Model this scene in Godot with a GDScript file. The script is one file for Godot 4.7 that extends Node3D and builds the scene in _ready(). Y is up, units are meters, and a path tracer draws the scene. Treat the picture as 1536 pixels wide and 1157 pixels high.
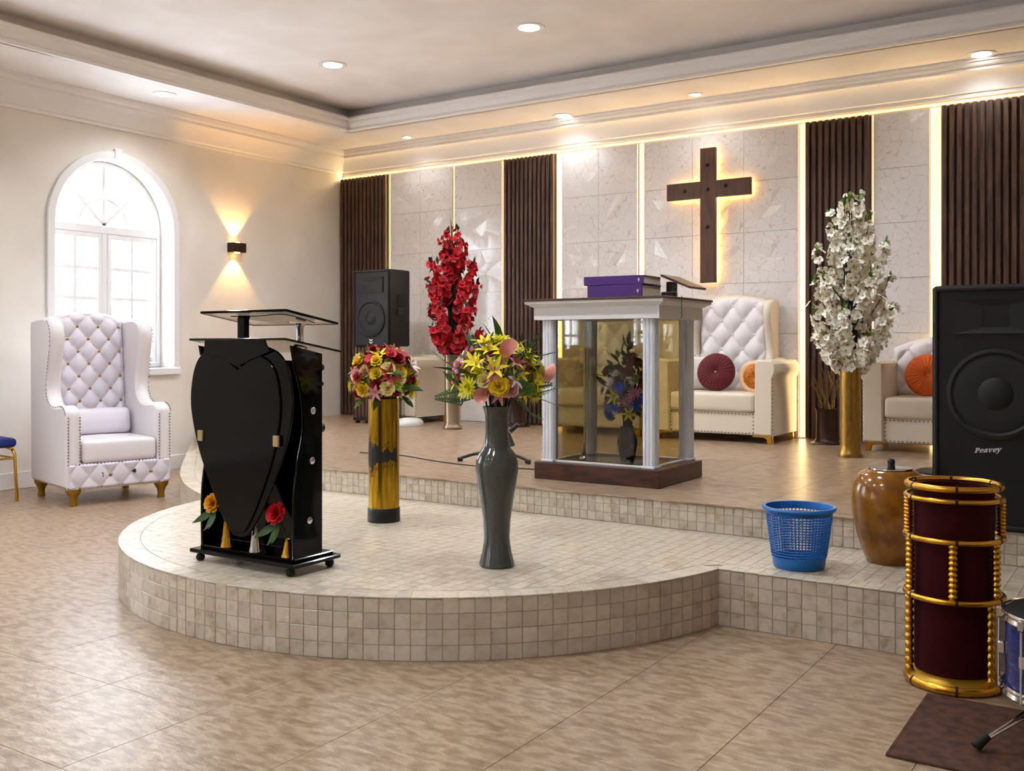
extends Node3D
# Church sanctuary: tiled stage with a round front, panelled and backlit wall, glass communion table, lectern, flowers and drums.
const H1 := 0.2436   # top of the lower stage
const H2 := 0.391    # top of the upper stage
const XL := -8.025   # left wall
const ZB := -8.613   # back wall
const XR := 3.2      # right wall
const ZF := 8.0      # wall behind the camera
const SOFFIT := 3.42
const TRAY := 3.66
const LIPX := -7.1
const LIPZ := -7.7

var M := {}
var names := {}
var rng := RandomNumberGenerator.new()

func _ready() -> void:
	rng.seed = 7
	setup_view()
	materials()
	build_shell()
	build_stage()
	build_back_wall()
	build_lights()
	build_furniture()
	build_stage_things()
	build_flowers()
	build_right_corner()

# ------------------------------------------------------------------ camera, sky, exposure
func setup_view() -> void:
	var cam := Camera3D.new()
	cam.name = "camera"
	cam.projection = Camera3D.PROJECTION_FRUSTUM
	cam.near = 0.05
	cam.far = 100.0
	cam.size = 1157.0 / 1492.0 * 0.05
	cam.frustum_offset = Vector2(0.0, -60.5 / 1492.0 * 0.05)
	cam.position = Vector3(0, 1.2, 0)
	cam.rotation_degrees = Vector3(0, 33.352, 0)
	cam.current = true
	add_child(cam)
	var we := WorldEnvironment.new()
	we.name = "environment"
	var e := Environment.new()
	e.background_mode = Environment.BG_COLOR
	e.background_color = Color(0.92, 0.96, 1.0)
	e.background_energy_multiplier = 20.0
	e.tonemap_mode = Environment.TONE_MAPPER_LINEAR
	e.tonemap_exposure = 1.15
	e.sdfgi_enabled = true
	e.ssao_enabled = true
	e.ssil_enabled = true
	we.environment = e
	add_child(we)

# ------------------------------------------------------------------ node helpers
func numbered(n: String) -> String:
	if not names.has(n):
		names[n] = 0
		return n
	names[n] += 1
	return "%s_%03d" % [n, names[n]]

func tag(o: Node, label: String, category: String, group := "") -> Node:
	o.set_meta("label", label)
	o.set_meta("category", category)
	if group != "":
		o.set_meta("group", group)
	return o

func thing(called: String, label: String, category: String, at := Vector3.ZERO, turn := 0.0, group := "") -> Node3D:
	var o := Node3D.new()
	o.name = numbered(called)
	add_child(o)
	o.position = at
	o.rotation.y = turn
	tag(o, label, category, group)
	return o

func setting(called: String) -> Node3D:
	var o := Node3D.new()
	o.name = called
	o.set_meta("kind", "structure")
	add_child(o)
	return o

func to_mesh(s) -> Mesh:
	if s is SurfaceTool:
		s.generate_normals()
		return s.commit()
	return s

func part(parent: Node, called: String, shape, m: Material, at := Transform3D()) -> MeshInstance3D:
	var o := MeshInstance3D.new()
	o.mesh = to_mesh(shape)
	o.material_override = null
	if o.mesh.get_surface_count() > 0:
		o.set_surface_override_material(0, m)
	o.name = called
	o.transform = at
	parent.add_child(o, true)
	return o

func stuff(parent: Node, called: String, shape, m: Material) -> MeshInstance3D:
	var o := part(parent, called, shape, m)
	o.set_meta("kind", "stuff")
	return o

func solo(called: String, label: String, category: String, shape, m: Material, at := Vector3.ZERO, turn := 0.0, group := "") -> MeshInstance3D:
	var o := part(self, numbered(called), shape, m)
	o.position = at
	o.rotation.y = turn
	tag(o, label, category, group)
	return o

func struct(called: String, shape, m: Material) -> MeshInstance3D:
	var o := part(self, called, shape, m)
	o.set_meta("kind", "structure")
	return o

# ------------------------------------------------------------------ shape helpers (quads run counter-clockwise seen from outside)
func mk() -> SurfaceTool:
	var st := SurfaceTool.new()
	st.begin(Mesh.PRIMITIVE_TRIANGLES)
	st.set_smooth_group(-1)
	return st

func tri(st: SurfaceTool, a: Vector3, b: Vector3, c: Vector3) -> void:
	st.add_vertex(a)
	st.add_vertex(c)
	st.add_vertex(b)

func quad(st: SurfaceTool, a: Vector3, b: Vector3, c: Vector3, d: Vector3) -> void:
	tri(st, a, b, c)
	tri(st, a, c, d)

func face_out(st: SurfaceTool, p: Array, c: Vector3) -> void:
	var mid := Vector3.ZERO
	for v in p:
		mid += v
	mid /= p.size()
	var n: Vector3 = (p[1] - p[0]).cross(p[2] - p[0])
	if n.dot(mid - c) < 0.0:
		p.reverse()
	for i in range(1, p.size() - 1):
		tri(st, p[0], p[i], p[i + 1])

func box(st: SurfaceTool, c: Vector3, s: Vector3, bev := 0.0, b := Basis()) -> void:
	st.set_smooth_group(-1)
	var h := s * 0.5
	bev = minf(bev, minf(h.x, minf(h.y, h.z)) * 0.9)
	var v := func(sg: Vector3, ax: int) -> Vector3:
		var p := h * sg
		for k in 3:
			if k != ax:
				p[k] -= sg[k] * bev
		return c + b * p
	for ax in 3:
		var o1 := (ax + 1) % 3
		var o2 := (ax + 2) % 3
		for s0: float in [-1.0, 1.0]:
			var pts := []
			for k: Vector2 in [Vector2(-1, -1), Vector2(1, -1), Vector2(1, 1), Vector2(-1, 1)]:
				var sg := Vector3.ZERO
				sg[ax] = s0
				sg[o1] = k.x
				sg[o2] = k.y
				pts.append(v.call(sg, ax))
			face_out(st, pts, c)
			if bev > 0.0:
				for s1: float in [-1.0, 1.0]:
					var e := []
					for k: Vector2 in [Vector2(-1, 0), Vector2(1, 0), Vector2(1, 1), Vector2(-1, 1)]:
						var sg := Vector3.ZERO
						sg[ax] = s0
						sg[o1] = s1
						sg[o2] = k.x
						e.append(v.call(sg, ax if k.y == 0 else o1))
					face_out(st, e, c)
	if bev > 0.0:
		for i in 8:
			var sg := Vector3(1 if i & 1 else -1, 1 if i & 2 else -1, 1 if i & 4 else -1)
			face_out(st, [v.call(sg, 0), v.call(sg, 1), v.call(sg, 2)], c)

func boxed(c: Vector3, s: Vector3, bev := 0.0) -> SurfaceTool:
	var st := mk()
	box(st, c, s, bev)
	return st

# a turned shape; prof runs from bottom to top as (radius, height)
func lathe(st: SurfaceTool, prof: Array, seg := 32, t := Transform3D(), squash := 1.0, wave := 0.0, waves := 0) -> void:
	var group := 1
	for i in prof.size() - 1:
		if i > 0:
			var d0: Vector2 = prof[i] - prof[i - 1]
			var d1: Vector2 = prof[i + 1] - prof[i]
			if absf(d0.angle_to(d1)) > 0.7:
				group += 1
		st.set_smooth_group(group)
		for k in seg:
			var a0 := TAU * k / seg
			var a1 := TAU * (k + 1) / seg
			var w0 := 1.0 + wave * cos(a0 * waves)
			var w1 := 1.0 + wave * cos(a1 * waves)
			var p: Vector2 = prof[i]
			var r: Vector2 = prof[i + 1]
			var a := t * Vector3(p.x * w0 * cos(a0), p.y, p.x * w0 * sin(a0) * squash)
			var b := t * Vector3(r.x * w0 * cos(a0), r.y, r.x * w0 * sin(a0) * squash)
			var c := t * Vector3(r.x * w1 * cos(a1), r.y, r.x * w1 * sin(a1) * squash)
			var d := t * Vector3(p.x * w1 * cos(a1), p.y, p.x * w1 * sin(a1) * squash)
			if p.x < 1e-5:
				tri(st, a, b, c)
			elif r.x < 1e-5:
				tri(st, a, b, d)
			else:
				quad(st, a, b, c, d)

func turned(prof: Array, seg := 32) -> SurfaceTool:
	var st := mk()
	lathe(st, prof, seg)
	return st

func tube(st: SurfaceTool, pts: Array, rad, seg := 8, closed := false) -> void:
	st.set_smooth_group(1)
	var n := pts.size()
	var frames := []
	var up := Vector3.UP
	for i in n:
		var d: Vector3
		if closed:
			d = pts[(i + 1) % n] - pts[(i + n - 1) % n]
		else:
			d = pts[mini(i + 1, n - 1)] - pts[maxi(i - 1, 0)]
		d = d.normalized()
		if i == 0:
			up = Vector3.UP if absf(d.y) < 0.9 else Vector3.RIGHT
		var x := up.cross(d).normalized()
		up = d.cross(x).normalized()
		frames.append([x, up])
	var ring := func(i: int, k: int) -> Vector3:
		var r: float = rad[i] if rad is Array else rad
		var a := TAU * k / seg
		return pts[i] + (frames[i][0] * cos(a) + frames[i][1] * sin(a)) * r
	for i in (n if closed else n - 1):
		var j := (i + 1) % n
		for k in seg:
			quad(st, ring.call(i, k), ring.call(i, k + 1), ring.call(j, k + 1), ring.call(j, k))
	if not closed:
		st.set_smooth_group(-1)
		for k in range(1, seg - 1):
			tri(st, ring.call(0, 0), ring.call(0, k + 1), ring.call(0, k))
			tri(st, ring.call(n - 1, 0), ring.call(n - 1, k), ring.call(n - 1, k + 1))

func torus(st: SurfaceTool, c: Vector3, r: float, r2: float, seg := 40, seg2 := 8) -> void:
	var pts := []
	for k in seg:
		pts.append(c + Vector3(cos(TAU * k / seg), 0, -sin(TAU * k / seg)) * r)
	tube(st, pts, r2, seg2, true)

# an outline pulled along z from z0 to z1, with bevelled rims
func prism(st: SurfaceTool, poly_in, z0: float, z1: float, t := Transform3D(), bev := 0.0) -> void:
	var poly := PackedVector2Array()
	for v: Vector2 in poly_in:
		if poly.is_empty() or poly[-1].distance_to(v) > 0.003:
			poly.append(v)
	if poly.size() > 3 and poly[0].distance_to(poly[-1]) <= 0.003:
		poly.remove_at(poly.size() - 1)
	if Geometry2D.is_polygon_clockwise(poly):
		poly.reverse()
	var n := poly.size()
	var ins := PackedVector2Array()
	for i in n:
		var d0 := (poly[i] - poly[(i + n - 1) % n]).normalized()
		var d1 := (poly[(i + 1) % n] - poly[i]).normalized()
		var m := Vector2(-d0.y - d1.y, d0.x + d1.x).normalized()
		var k := maxf(0.35, m.dot(Vector2(-d0.y, d0.x)))
		ins.append(poly[i] + m * bev / k)
	var idx := Geometry2D.triangulate_polygon(ins)
	st.set_smooth_group(-1)
	for i in range(0, idx.size(), 3):
		var a := ins[idx[i]]
		var b := ins[idx[i + 1]]
		var c := ins[idx[i + 2]]
		if (b - a).cross(c - a) < 0.0:
			var sw := b
			b = c
			c = sw
		tri(st, t * Vector3(a.x, a.y, z1), t * Vector3(b.x, b.y, z1), t * Vector3(c.x, c.y, z1))
		tri(st, t * Vector3(a.x, a.y, z0), t * Vector3(c.x, c.y, z0), t * Vector3(b.x, b.y, z0))
	var group := 10
	for i in n:
		var j := (i + 1) % n
		var d0 := poly[i] - poly[(i + n - 1) % n]
		var d1 := poly[j] - poly[i]
		if absf(d0.angle_to(d1)) > 0.6:
			group += 1
		st.set_smooth_group(group)
		quad(st, t * Vector3(poly[i].x, poly[i].y, z0 + bev), t * Vector3(poly[j].x, poly[j].y, z0 + bev), t * Vector3(poly[j].x, poly[j].y, z1 - bev), t * Vector3(poly[i].x, poly[i].y, z1 - bev))
		if bev > 0.0:
			quad(st, t * Vector3(poly[i].x, poly[i].y, z1 - bev), t * Vector3(poly[j].x, poly[j].y, z1 - bev), t * Vector3(ins[j].x, ins[j].y, z1), t * Vector3(ins[i].x, ins[i].y, z1))
			quad(st, t * Vector3(ins[i].x, ins[i].y, z0), t * Vector3(ins[j].x, ins[j].y, z0), t * Vector3(poly[j].x, poly[j].y, z0 + bev), t * Vector3(poly[i].x, poly[i].y, z0 + bev))

# flat outline (x, z) between two heights
func slab(st: SurfaceTool, poly: PackedVector2Array, y0: float, y1: float, bev := 0.0) -> void:
	prism(st, poly, -y1, -y0, Transform3D(Basis(Vector3.RIGHT, Vector3.BACK, Vector3.DOWN), Vector3.ZERO), bev)

# profile (z, y) pulled along x
func along_x(st: SurfaceTool, poly, x0: float, x1: float, bev := 0.0) -> void:
	prism(st, poly, -x1, -x0, Transform3D(Basis(Vector3.BACK, Vector3.UP, Vector3.LEFT), Vector3.ZERO), bev)

func grid(st: SurfaceTool, nu: int, nv: int, fn: Callable, flip := false) -> void:
	st.set_smooth_group(1)
	var pts := []
	for j in nv + 1:
		for i in nu + 1:
			pts.append(fn.call(float(i) / nu, float(j) / nv))
	for j in nv:
		for i in nu:
			var a: Vector3 = pts[j * (nu + 1) + i]
			var b: Vector3 = pts[j * (nu + 1) + i + 1]
			var c: Vector3 = pts[(j + 1) * (nu + 1) + i + 1]
			var d: Vector3 = pts[(j + 1) * (nu + 1) + i]
			if flip:
				quad(st, a, d, c, b)
			else:
				quad(st, a, b, c, d)

# a padded box: rounded edges, faces bulging by puff
func pad(st: SurfaceTool, c: Vector3, s: Vector3, r: float, puff := Vector3.ZERO, b := Basis()) -> void:
	st.set_smooth_group(1)
	var h := s * 0.5
	r = minf(r, minf(h.x, minf(h.y, h.z)) * 0.98)
	for ax in 3:
		var o1 := (ax + 1) % 3
		var o2 := (ax + 2) % 3
		var us := steps(h[o1], r)
		var vs := steps(h[o2], r)
		for sg: float in [-1.0, 1.0]:
			var pts := []
			for v in vs:
				for u in us:
					var p := Vector3.ZERO
					p[ax] = h[ax] * sg
					p[o1] = u
					p[o2] = v
					var q := p.clamp(-(h - Vector3.ONE * r), h - Vector3.ONE * r)
					var o := q + (p - q).normalized() * r
					var k := Vector3.ONE - Vector3(o.x / h.x, o.y / h.y, o.z / h.z).abs()
					for a in 3:
						var e := clampf(k[(a + 1) % 3], 0, 1) * clampf(k[(a + 2) % 3], 0, 1)
						o[a] += signf(o[a]) * puff[a] * pow(e, 0.5) * clampf(1.0 - k[a], 0, 1)
					pts.append(c + b * o)
			var w := us.size()
			for j in vs.size() - 1:
				for i in w - 1:
					if sg > 0:
						quad(st, pts[j * w + i], pts[j * w + i + 1], pts[(j + 1) * w + i + 1], pts[(j + 1) * w + i])
					else:
						quad(st, pts[j * w + i], pts[(j + 1) * w + i], pts[(j + 1) * w + i + 1], pts[j * w + i + 1])

func steps(h: float, r: float) -> Array:
	var a := []
	for k in 4:
		a.append(-h + r * (1.0 - cos(PI / 2 * k / 4.0)) if k < 4 else 0.0)
	for k in 7:
		a.append(lerpf(-h + r, h - r, k / 6.0))
	for k in 4:
		a.append(h - r * (1.0 - cos(PI / 2 * (3 - k) / 4.0)))
	return a

# depth of a diamond-buttoned surface at (x, y); buttons where s and t are whole
func tuft(x: float, y: float, a: float, b: float) -> float:
	var s := x / a + y / b
	var t := x / a - y / b
	return pow(absf(sin(PI * s) * sin(PI * t)), 0.45)

func along(d: Vector3, roll := 0.0) -> Basis:
	d = d.normalized()
	var x := d.cross(Vector3.BACK if absf(d.z) < 0.9 else Vector3.RIGHT).normalized()
	return Basis(x, d, x.cross(d)).rotated(d, roll)

func bez(a: Vector3, b: Vector3, c: Vector3, n: int) -> Array:
	var o := []
	for i in n + 1:
		var t := float(i) / n
		o.append(a.lerp(b, t).lerp(b.lerp(c, t), t))
	return o

# ------------------------------------------------------------------ materials
func noise_tex(ty: int, freq: float, colors: Array, offsets: Array, sd: int, size := 512, oct := 5, warp := 0.0, ret := -1) -> NoiseTexture2D:
	var f := FastNoiseLite.new()
	f.noise_type = ty
	f.frequency = freq
	f.seed = sd
	f.fractal_octaves = oct
	if ret >= 0:
		f.fractal_type = FastNoiseLite.FRACTAL_NONE
		f.cellular_return_type = ret
	if warp > 0.0:
		f.domain_warp_enabled = true
		f.domain_warp_amplitude = warp
		f.domain_warp_frequency = freq * 1.3
	var t := NoiseTexture2D.new()
	t.width = size
	t.height = size
	t.seamless = true
	t.noise = f
	if colors.size() > 0:
		var g := Gradient.new()
		g.colors = PackedColorArray(colors)
		g.offsets = PackedFloat32Array(offsets)
		t.color_ramp = g
	return t

func mat(c: Color, rough := 0.6, metal := 0.0, tex: Texture2D = null, scale := Vector3.ONE, world := true) -> StandardMaterial3D:
	var m := StandardMaterial3D.new()
	m.albedo_color = c
	m.roughness = rough
	m.metallic = metal
	if tex:
		m.albedo_texture = tex
		m.uv1_triplanar = true
		m.uv1_world_triplanar = world
		m.uv1_scale = scale
	return m

func relief(m: StandardMaterial3D, tex: Texture2D, cm: float) -> void:
	m.heightmap_enabled = true
	m.heightmap_texture = tex
	m.heightmap_scale = cm

func glow(c: Color, e: float) -> StandardMaterial3D:
	var m := StandardMaterial3D.new()
	m.albedo_color = Color(0.9, 0.9, 0.9)
	m.emission_enabled = true
	m.emission = c
	m.emission_energy_multiplier = e
	return m

func materials() -> void:
	var SX := FastNoiseLite.TYPE_SIMPLEX_SMOOTH
	var CE := FastNoiseLite.TYPE_CELLULAR
	var W := Color.WHITE
	var grain := noise_tex(SX, 0.02, [], [], 3, 512, 4)
	M.wall = mat(Color(0.925, 0.905, 0.875), 0.85, 0.0, noise_tex(SX, 0.004, [Color(0.955, 0.95, 0.94), W], [0.2, 0.8], 11, 512, 5), Vector3.ONE * 0.4)
	M.ceiling = mat(Color(0.95, 0.93, 0.92), 0.9, 0.0, noise_tex(SX, 0.006, [Color(0.97, 0.965, 0.96), W], [0.2, 0.8], 12, 512, 4), Vector3.ONE * 0.4)
	M.trim = mat(Color(0.945, 0.935, 0.93), 0.6)
	M.frame = mat(Color(0.93, 0.93, 0.94), 0.4)
	var floor_tex := noise_tex(SX, 0.011, [Color(0.515, 0.42, 0.33), Color(0.58, 0.485, 0.39), Color(0.62, 0.527, 0.433), Color(0.68, 0.595, 0.507), Color(0.6, 0.505, 0.41)], [0.15, 0.38, 0.52, 0.66, 0.88], 21, 1024, 7, 60.0)
	var vein := noise_tex(SX, 0.006, [Color(0.95, 0.93, 0.9), W, W, Color(0.9, 0.865, 0.83), W], [0.1, 0.44, 0.5, 0.53, 0.58], 5, 1024, 6, 90.0)
	M.floor_tile = mat(W, 0.33, 0.0, floor_tex, Vector3(0.7, 0.7, 1.7))
	M.floor_tile.detail_enabled = true
	M.floor_tile.detail_blend_mode = BaseMaterial3D.BLEND_MODE_MUL
	M.floor_tile.detail_albedo = vein
	M.floor_tile.detail_mask = null
	relief(M.floor_tile, noise_tex(SX, 0.03, [], [], 9, 512, 4, 20.0), 0.12)
	M.stage_slab = mat(W, 0.3, 0.0, floor_tex, Vector3(0.6, 0.6, 1.1))
	relief(M.stage_slab, grain, 0.04)
	M.floor_bed = mat(Color(0.5, 0.415, 0.34), 0.8)
	M.grout = mat(Color(0.7, 0.65, 0.585), 0.9)
	M.mosaic = []
	for k in 4:
		var tone: float = [0.98, 0.95, 0.92, 1.0][k]
		var m := mat(Color(tone, tone * 0.995, tone * 0.985), 0.3, 0.0, noise_tex(SX, 0.012, [Color(0.69, 0.61, 0.5), Color(0.77, 0.715, 0.635), Color(0.8, 0.755, 0.69), Color(0.825, 0.785, 0.725), Color(0.75, 0.685, 0.6)], [0.1, 0.3, 0.5, 0.75, 0.95], 31 + k, 512, 5, 40.0), Vector3.ONE * (2.2 + 0.3 * k))
		M.mosaic.append(m)
	var crack := noise_tex(CE, 0.012, [Color(0.8, 0.74, 0.68), Color(0.95, 0.94, 0.92), W, Color(0.98, 0.98, 0.98)], [0.0, 0.02, 0.05, 1.0], 41, 1024, 1, 60.0, FastNoiseLite.RETURN_DISTANCE2_SUB)
	M.wall_tile = mat(Color(0.885, 0.865, 0.855), 0.12, 0.0, crack, Vector3.ONE * 0.9)
	M.wood_slat = mat(W, 0.5, 0.0, noise_tex(SX, 0.02, [Color(0.21, 0.135, 0.095), Color(0.31, 0.205, 0.145), Color(0.37, 0.25, 0.18)], [0.2, 0.5, 0.85], 51, 512, 4), Vector3(2.5, 0.25, 2.5))
	M.cross = mat(W, 0.45, 0.0, noise_tex(SX, 0.02, [Color(0.27, 0.155, 0.095), Color(0.33, 0.2, 0.125), Color(0.37, 0.23, 0.145)], [0.2, 0.5, 0.85], 52, 512, 4), Vector3(2.0, 0.3, 2.0))
	M.wood_dark = mat(W, 0.32, 0.0, noise_tex(SX, 0.015, [Color(0.2, 0.105, 0.07), Color(0.28, 0.155, 0.11), Color(0.33, 0.19, 0.14)], [0.2, 0.5, 0.85], 53, 512, 4, 20.0), Vector3(0.6, 3.0, 3.0))
	M.leather_white = mat(Color(0.90, 0.875, 0.885), 0.42)
	M.leather_lilac = mat(Color(0.86, 0.83, 0.865), 0.5)
	M.leather_cream = mat(Color(0.87, 0.82, 0.74), 0.38)
	for n in ["leather_white", "leather_lilac", "leather_cream"]:
		relief(M[n], noise_tex(SX, 0.05, [], [], 8, 512, 3), 0.02)
		M[n].uv1_triplanar = true
		M[n].uv1_scale = Vector3.ONE * 4.0
	M.gold = mat(Color(0.83, 0.62, 0.22), 0.26, 1.0)
	M.gold_paint = mat(Color(0.66, 0.5, 0.14), 0.4, 0.7)
	M.gold_satin = mat(Color(0.72, 0.57, 0.29), 0.34, 1.0, noise_tex(SX, 0.05, [Color(0.8, 0.78, 0.74), W], [0.2, 0.8], 61, 512, 3), Vector3(3, 0.4, 3))
	M.pedestal = mat(Color(0.82, 0.65, 0.2), 0.25, 1.0, noise_tex(SX, 0.04, [Color(0.72, 0.7, 0.6), W], [0.2, 0.8], 62, 512, 3), Vector3(4, 0.25, 4))
	M.bronze = mat(Color(0.55, 0.47, 0.38), 0.3, 0.75)
	M.bronze_dark = mat(Color(0.2, 0.12, 0.07), 0.35, 0.5)
	M.chrome = mat(Color(0.85, 0.85, 0.86), 0.12, 1.0)
	M.black = mat(Color(0.03, 0.03, 0.033), 0.45)
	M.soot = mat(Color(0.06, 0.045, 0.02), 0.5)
	M.acrylic = mat(Color(0.012, 0.012, 0.014), 0.08)
	M.acrylic.metallic_specular = 0.34
	M.rubber = mat(Color(0.025, 0.025, 0.025), 0.7)
	M.speaker = mat(Color(0.035, 0.035, 0.038), 0.62)
	relief(M.speaker, noise_tex(SX, 0.2, [], [], 71, 256, 2), 0.06)
	M.speaker.uv1_triplanar = true
	M.speaker.uv1_scale = Vector3.ONE * 6.0
	M.grille = mat(Color(0.022, 0.023, 0.026), 0.55, 0.2)
	M.cone = mat(Color(0.02, 0.021, 0.023), 0.65)
	M.white_print = mat(Color(0.85, 0.86, 0.88), 0.4)
	M.paint_grey = mat(Color(0.87, 0.88, 0.9), 0.38, 0.0, noise_tex(SX, 0.02, [Color(0.9, 0.9, 0.91), Color(0.97, 0.97, 0.98), W], [0.15, 0.4, 0.8], 81, 512, 5, 30.0), Vector3(3, 0.5, 3))
	M.paint_white = mat(Color(0.86, 0.85, 0.845), 0.4)
	M.amber_glass = mat(Color(0.79, 0.72, 0.5, 0.0), 0.0)
	M.amber_glass.refraction_enabled = true
	M.amber_glass.refraction_scale = 0.05
	M.amber_glass.transparency = BaseMaterial3D.TRANSPARENCY_ALPHA
	M.smoked_glass = mat(Color(0.04, 0.025, 0.006, 0.3), 0.02)
	M.smoked_glass.transparency = BaseMaterial3D.TRANSPARENCY_ALPHA
	M.clear_glass = mat(Color(0.6, 0.65, 0.66, 0.16), 0.03)
	M.clear_glass.transparency = BaseMaterial3D.TRANSPARENCY_ALPHA
	M.pane = mat(Color(0.9, 0.95, 0.97, 0.05), 0.02)
	M.pane.transparency = BaseMaterial3D.TRANSPARENCY_ALPHA
	M.vase_green = mat(Color(0.315, 0.325, 0.305), 0.12, 0.0, noise_tex(SX, 0.03, [Color(0.9, 0.91, 0.9), W], [0.2, 0.8], 91, 512, 4), Vector3.ONE * 3.0)
	M.vase_teal = mat(Color(0.05, 0.11, 0.075), 0.14)
	M.pot = mat(W, 0.16, 0.0, noise_tex(SX, 0.012, [Color(0.42, 0.245, 0.03), Color(0.53, 0.33, 0.055), Color(0.6, 0.385, 0.085)], [0.15, 0.5, 0.9], 92, 512, 5), Vector3.ONE * 2.0)
	M.blue_plastic = mat(Color(0.06, 0.41, 0.72), 0.32)
	M.blue_cloth = mat(Color(0.05, 0.14, 0.42), 0.8)
	M.maroon = mat(Color(0.21, 0.009, 0.033), 0.75)
	M.maroon.metallic_specular = 0.25
	M.maroon.rim_enabled = true
	M.maroon.rim = 0.08
	M.maroon.rim_tint = 0.6
	M.purple = mat(Color(0.29, 0.11, 0.45), 0.6)
	M.pages = mat(Color(0.86, 0.81, 0.72), 0.8)
	M.velvet_red = mat(Color(0.36, 0.015, 0.07), 0.75)
	M.velvet_orange = mat(Color(0.8, 0.34, 0.04), 0.75)
	for n in ["velvet_red", "velvet_orange"]:
		M[n].rim_enabled = true
		M[n].rim = 0.12
		M[n].rim_tint = 0.7
	M.sequin = mat(Color(0.85, 0.5, 0.1), 0.4, 0.3, noise_tex(CE, 0.08, [Color(0.6, 0.45, 0.3), W], [0.1, 0.6], 93, 256, 1), Vector3.ONE * 4.0)
	M.fur = mat(Color(0.9, 0.87, 0.84), 0.9)
	M.fur_peach = mat(Color(0.9, 0.74, 0.58), 0.9)
	M.rug = mat(W, 0.85, 0.0, noise_tex(SX, 0.02, [Color(0.2, 0.1, 0.055), Color(0.3, 0.165, 0.1), Color(0.37, 0.22, 0.14)], [0.15, 0.5, 0.9], 94, 512, 6), Vector3.ONE * 1.6)
	M.drum_blue = mat(W, 0.18, 0.0, noise_tex(SX, 0.02, [Color(0.02, 0.06, 0.2), Color(0.04, 0.14, 0.42), Color(0.16, 0.3, 0.62)], [0.2, 0.55, 0.9], 95, 512, 5), Vector3(1.5, 9, 1.5))
	M.drum_skin = mat(Color(0.1, 0.105, 0.11), 0.4)
	M.stem = mat(Color(0.03, 0.07, 0.025), 0.6)
	M.twig = mat(Color(0.3, 0.2, 0.1), 0.6)
	M.petal = mat(W, 0.6)
	M.petal.vertex_color_use_as_albedo = true
	M.petal.backlight_enabled = true
	M.petal.backlight = Color(0.35, 0.35, 0.35)
	M.led = glow(Color(1.0, 0.82, 0.53), 1.7)
	M.led_cross = glow(Color(1.0, 0.76, 0.42), 8.0)
	M.led_soft = glow(Color(1.0, 0.84, 0.6), 0.9)
	M.down = glow(Color(1.0, 0.97, 0.92), 14.0)
	M.sconce_glow = glow(Color(1.0, 0.74, 0.36), 16.0)
	M.led_diff = mat(Color(0.93, 0.86, 0.74), 0.5)
	M.tear = mat(Color(0.2, 0.17, 0.16), 0.9)
	M.brass_plate = mat(Color(0.74, 0.66, 0.47), 0.3, 0.8)
	M.leafy = mat(Color(0.16, 0.28, 0.08), 0.6)

# ------------------------------------------------------------------ the room
func arch(zc: float, r: float, y: float, n := 24) -> Array:
	var o := []
	for i in n + 1:
		var a := PI * i / n
		o.append(Vector2(zc - r * cos(a), y + r * sin(a)))
	return o

var back_wall: Node3D
const SILL := 0.985
const SPRING := 2.285
const HALF := 0.61

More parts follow.
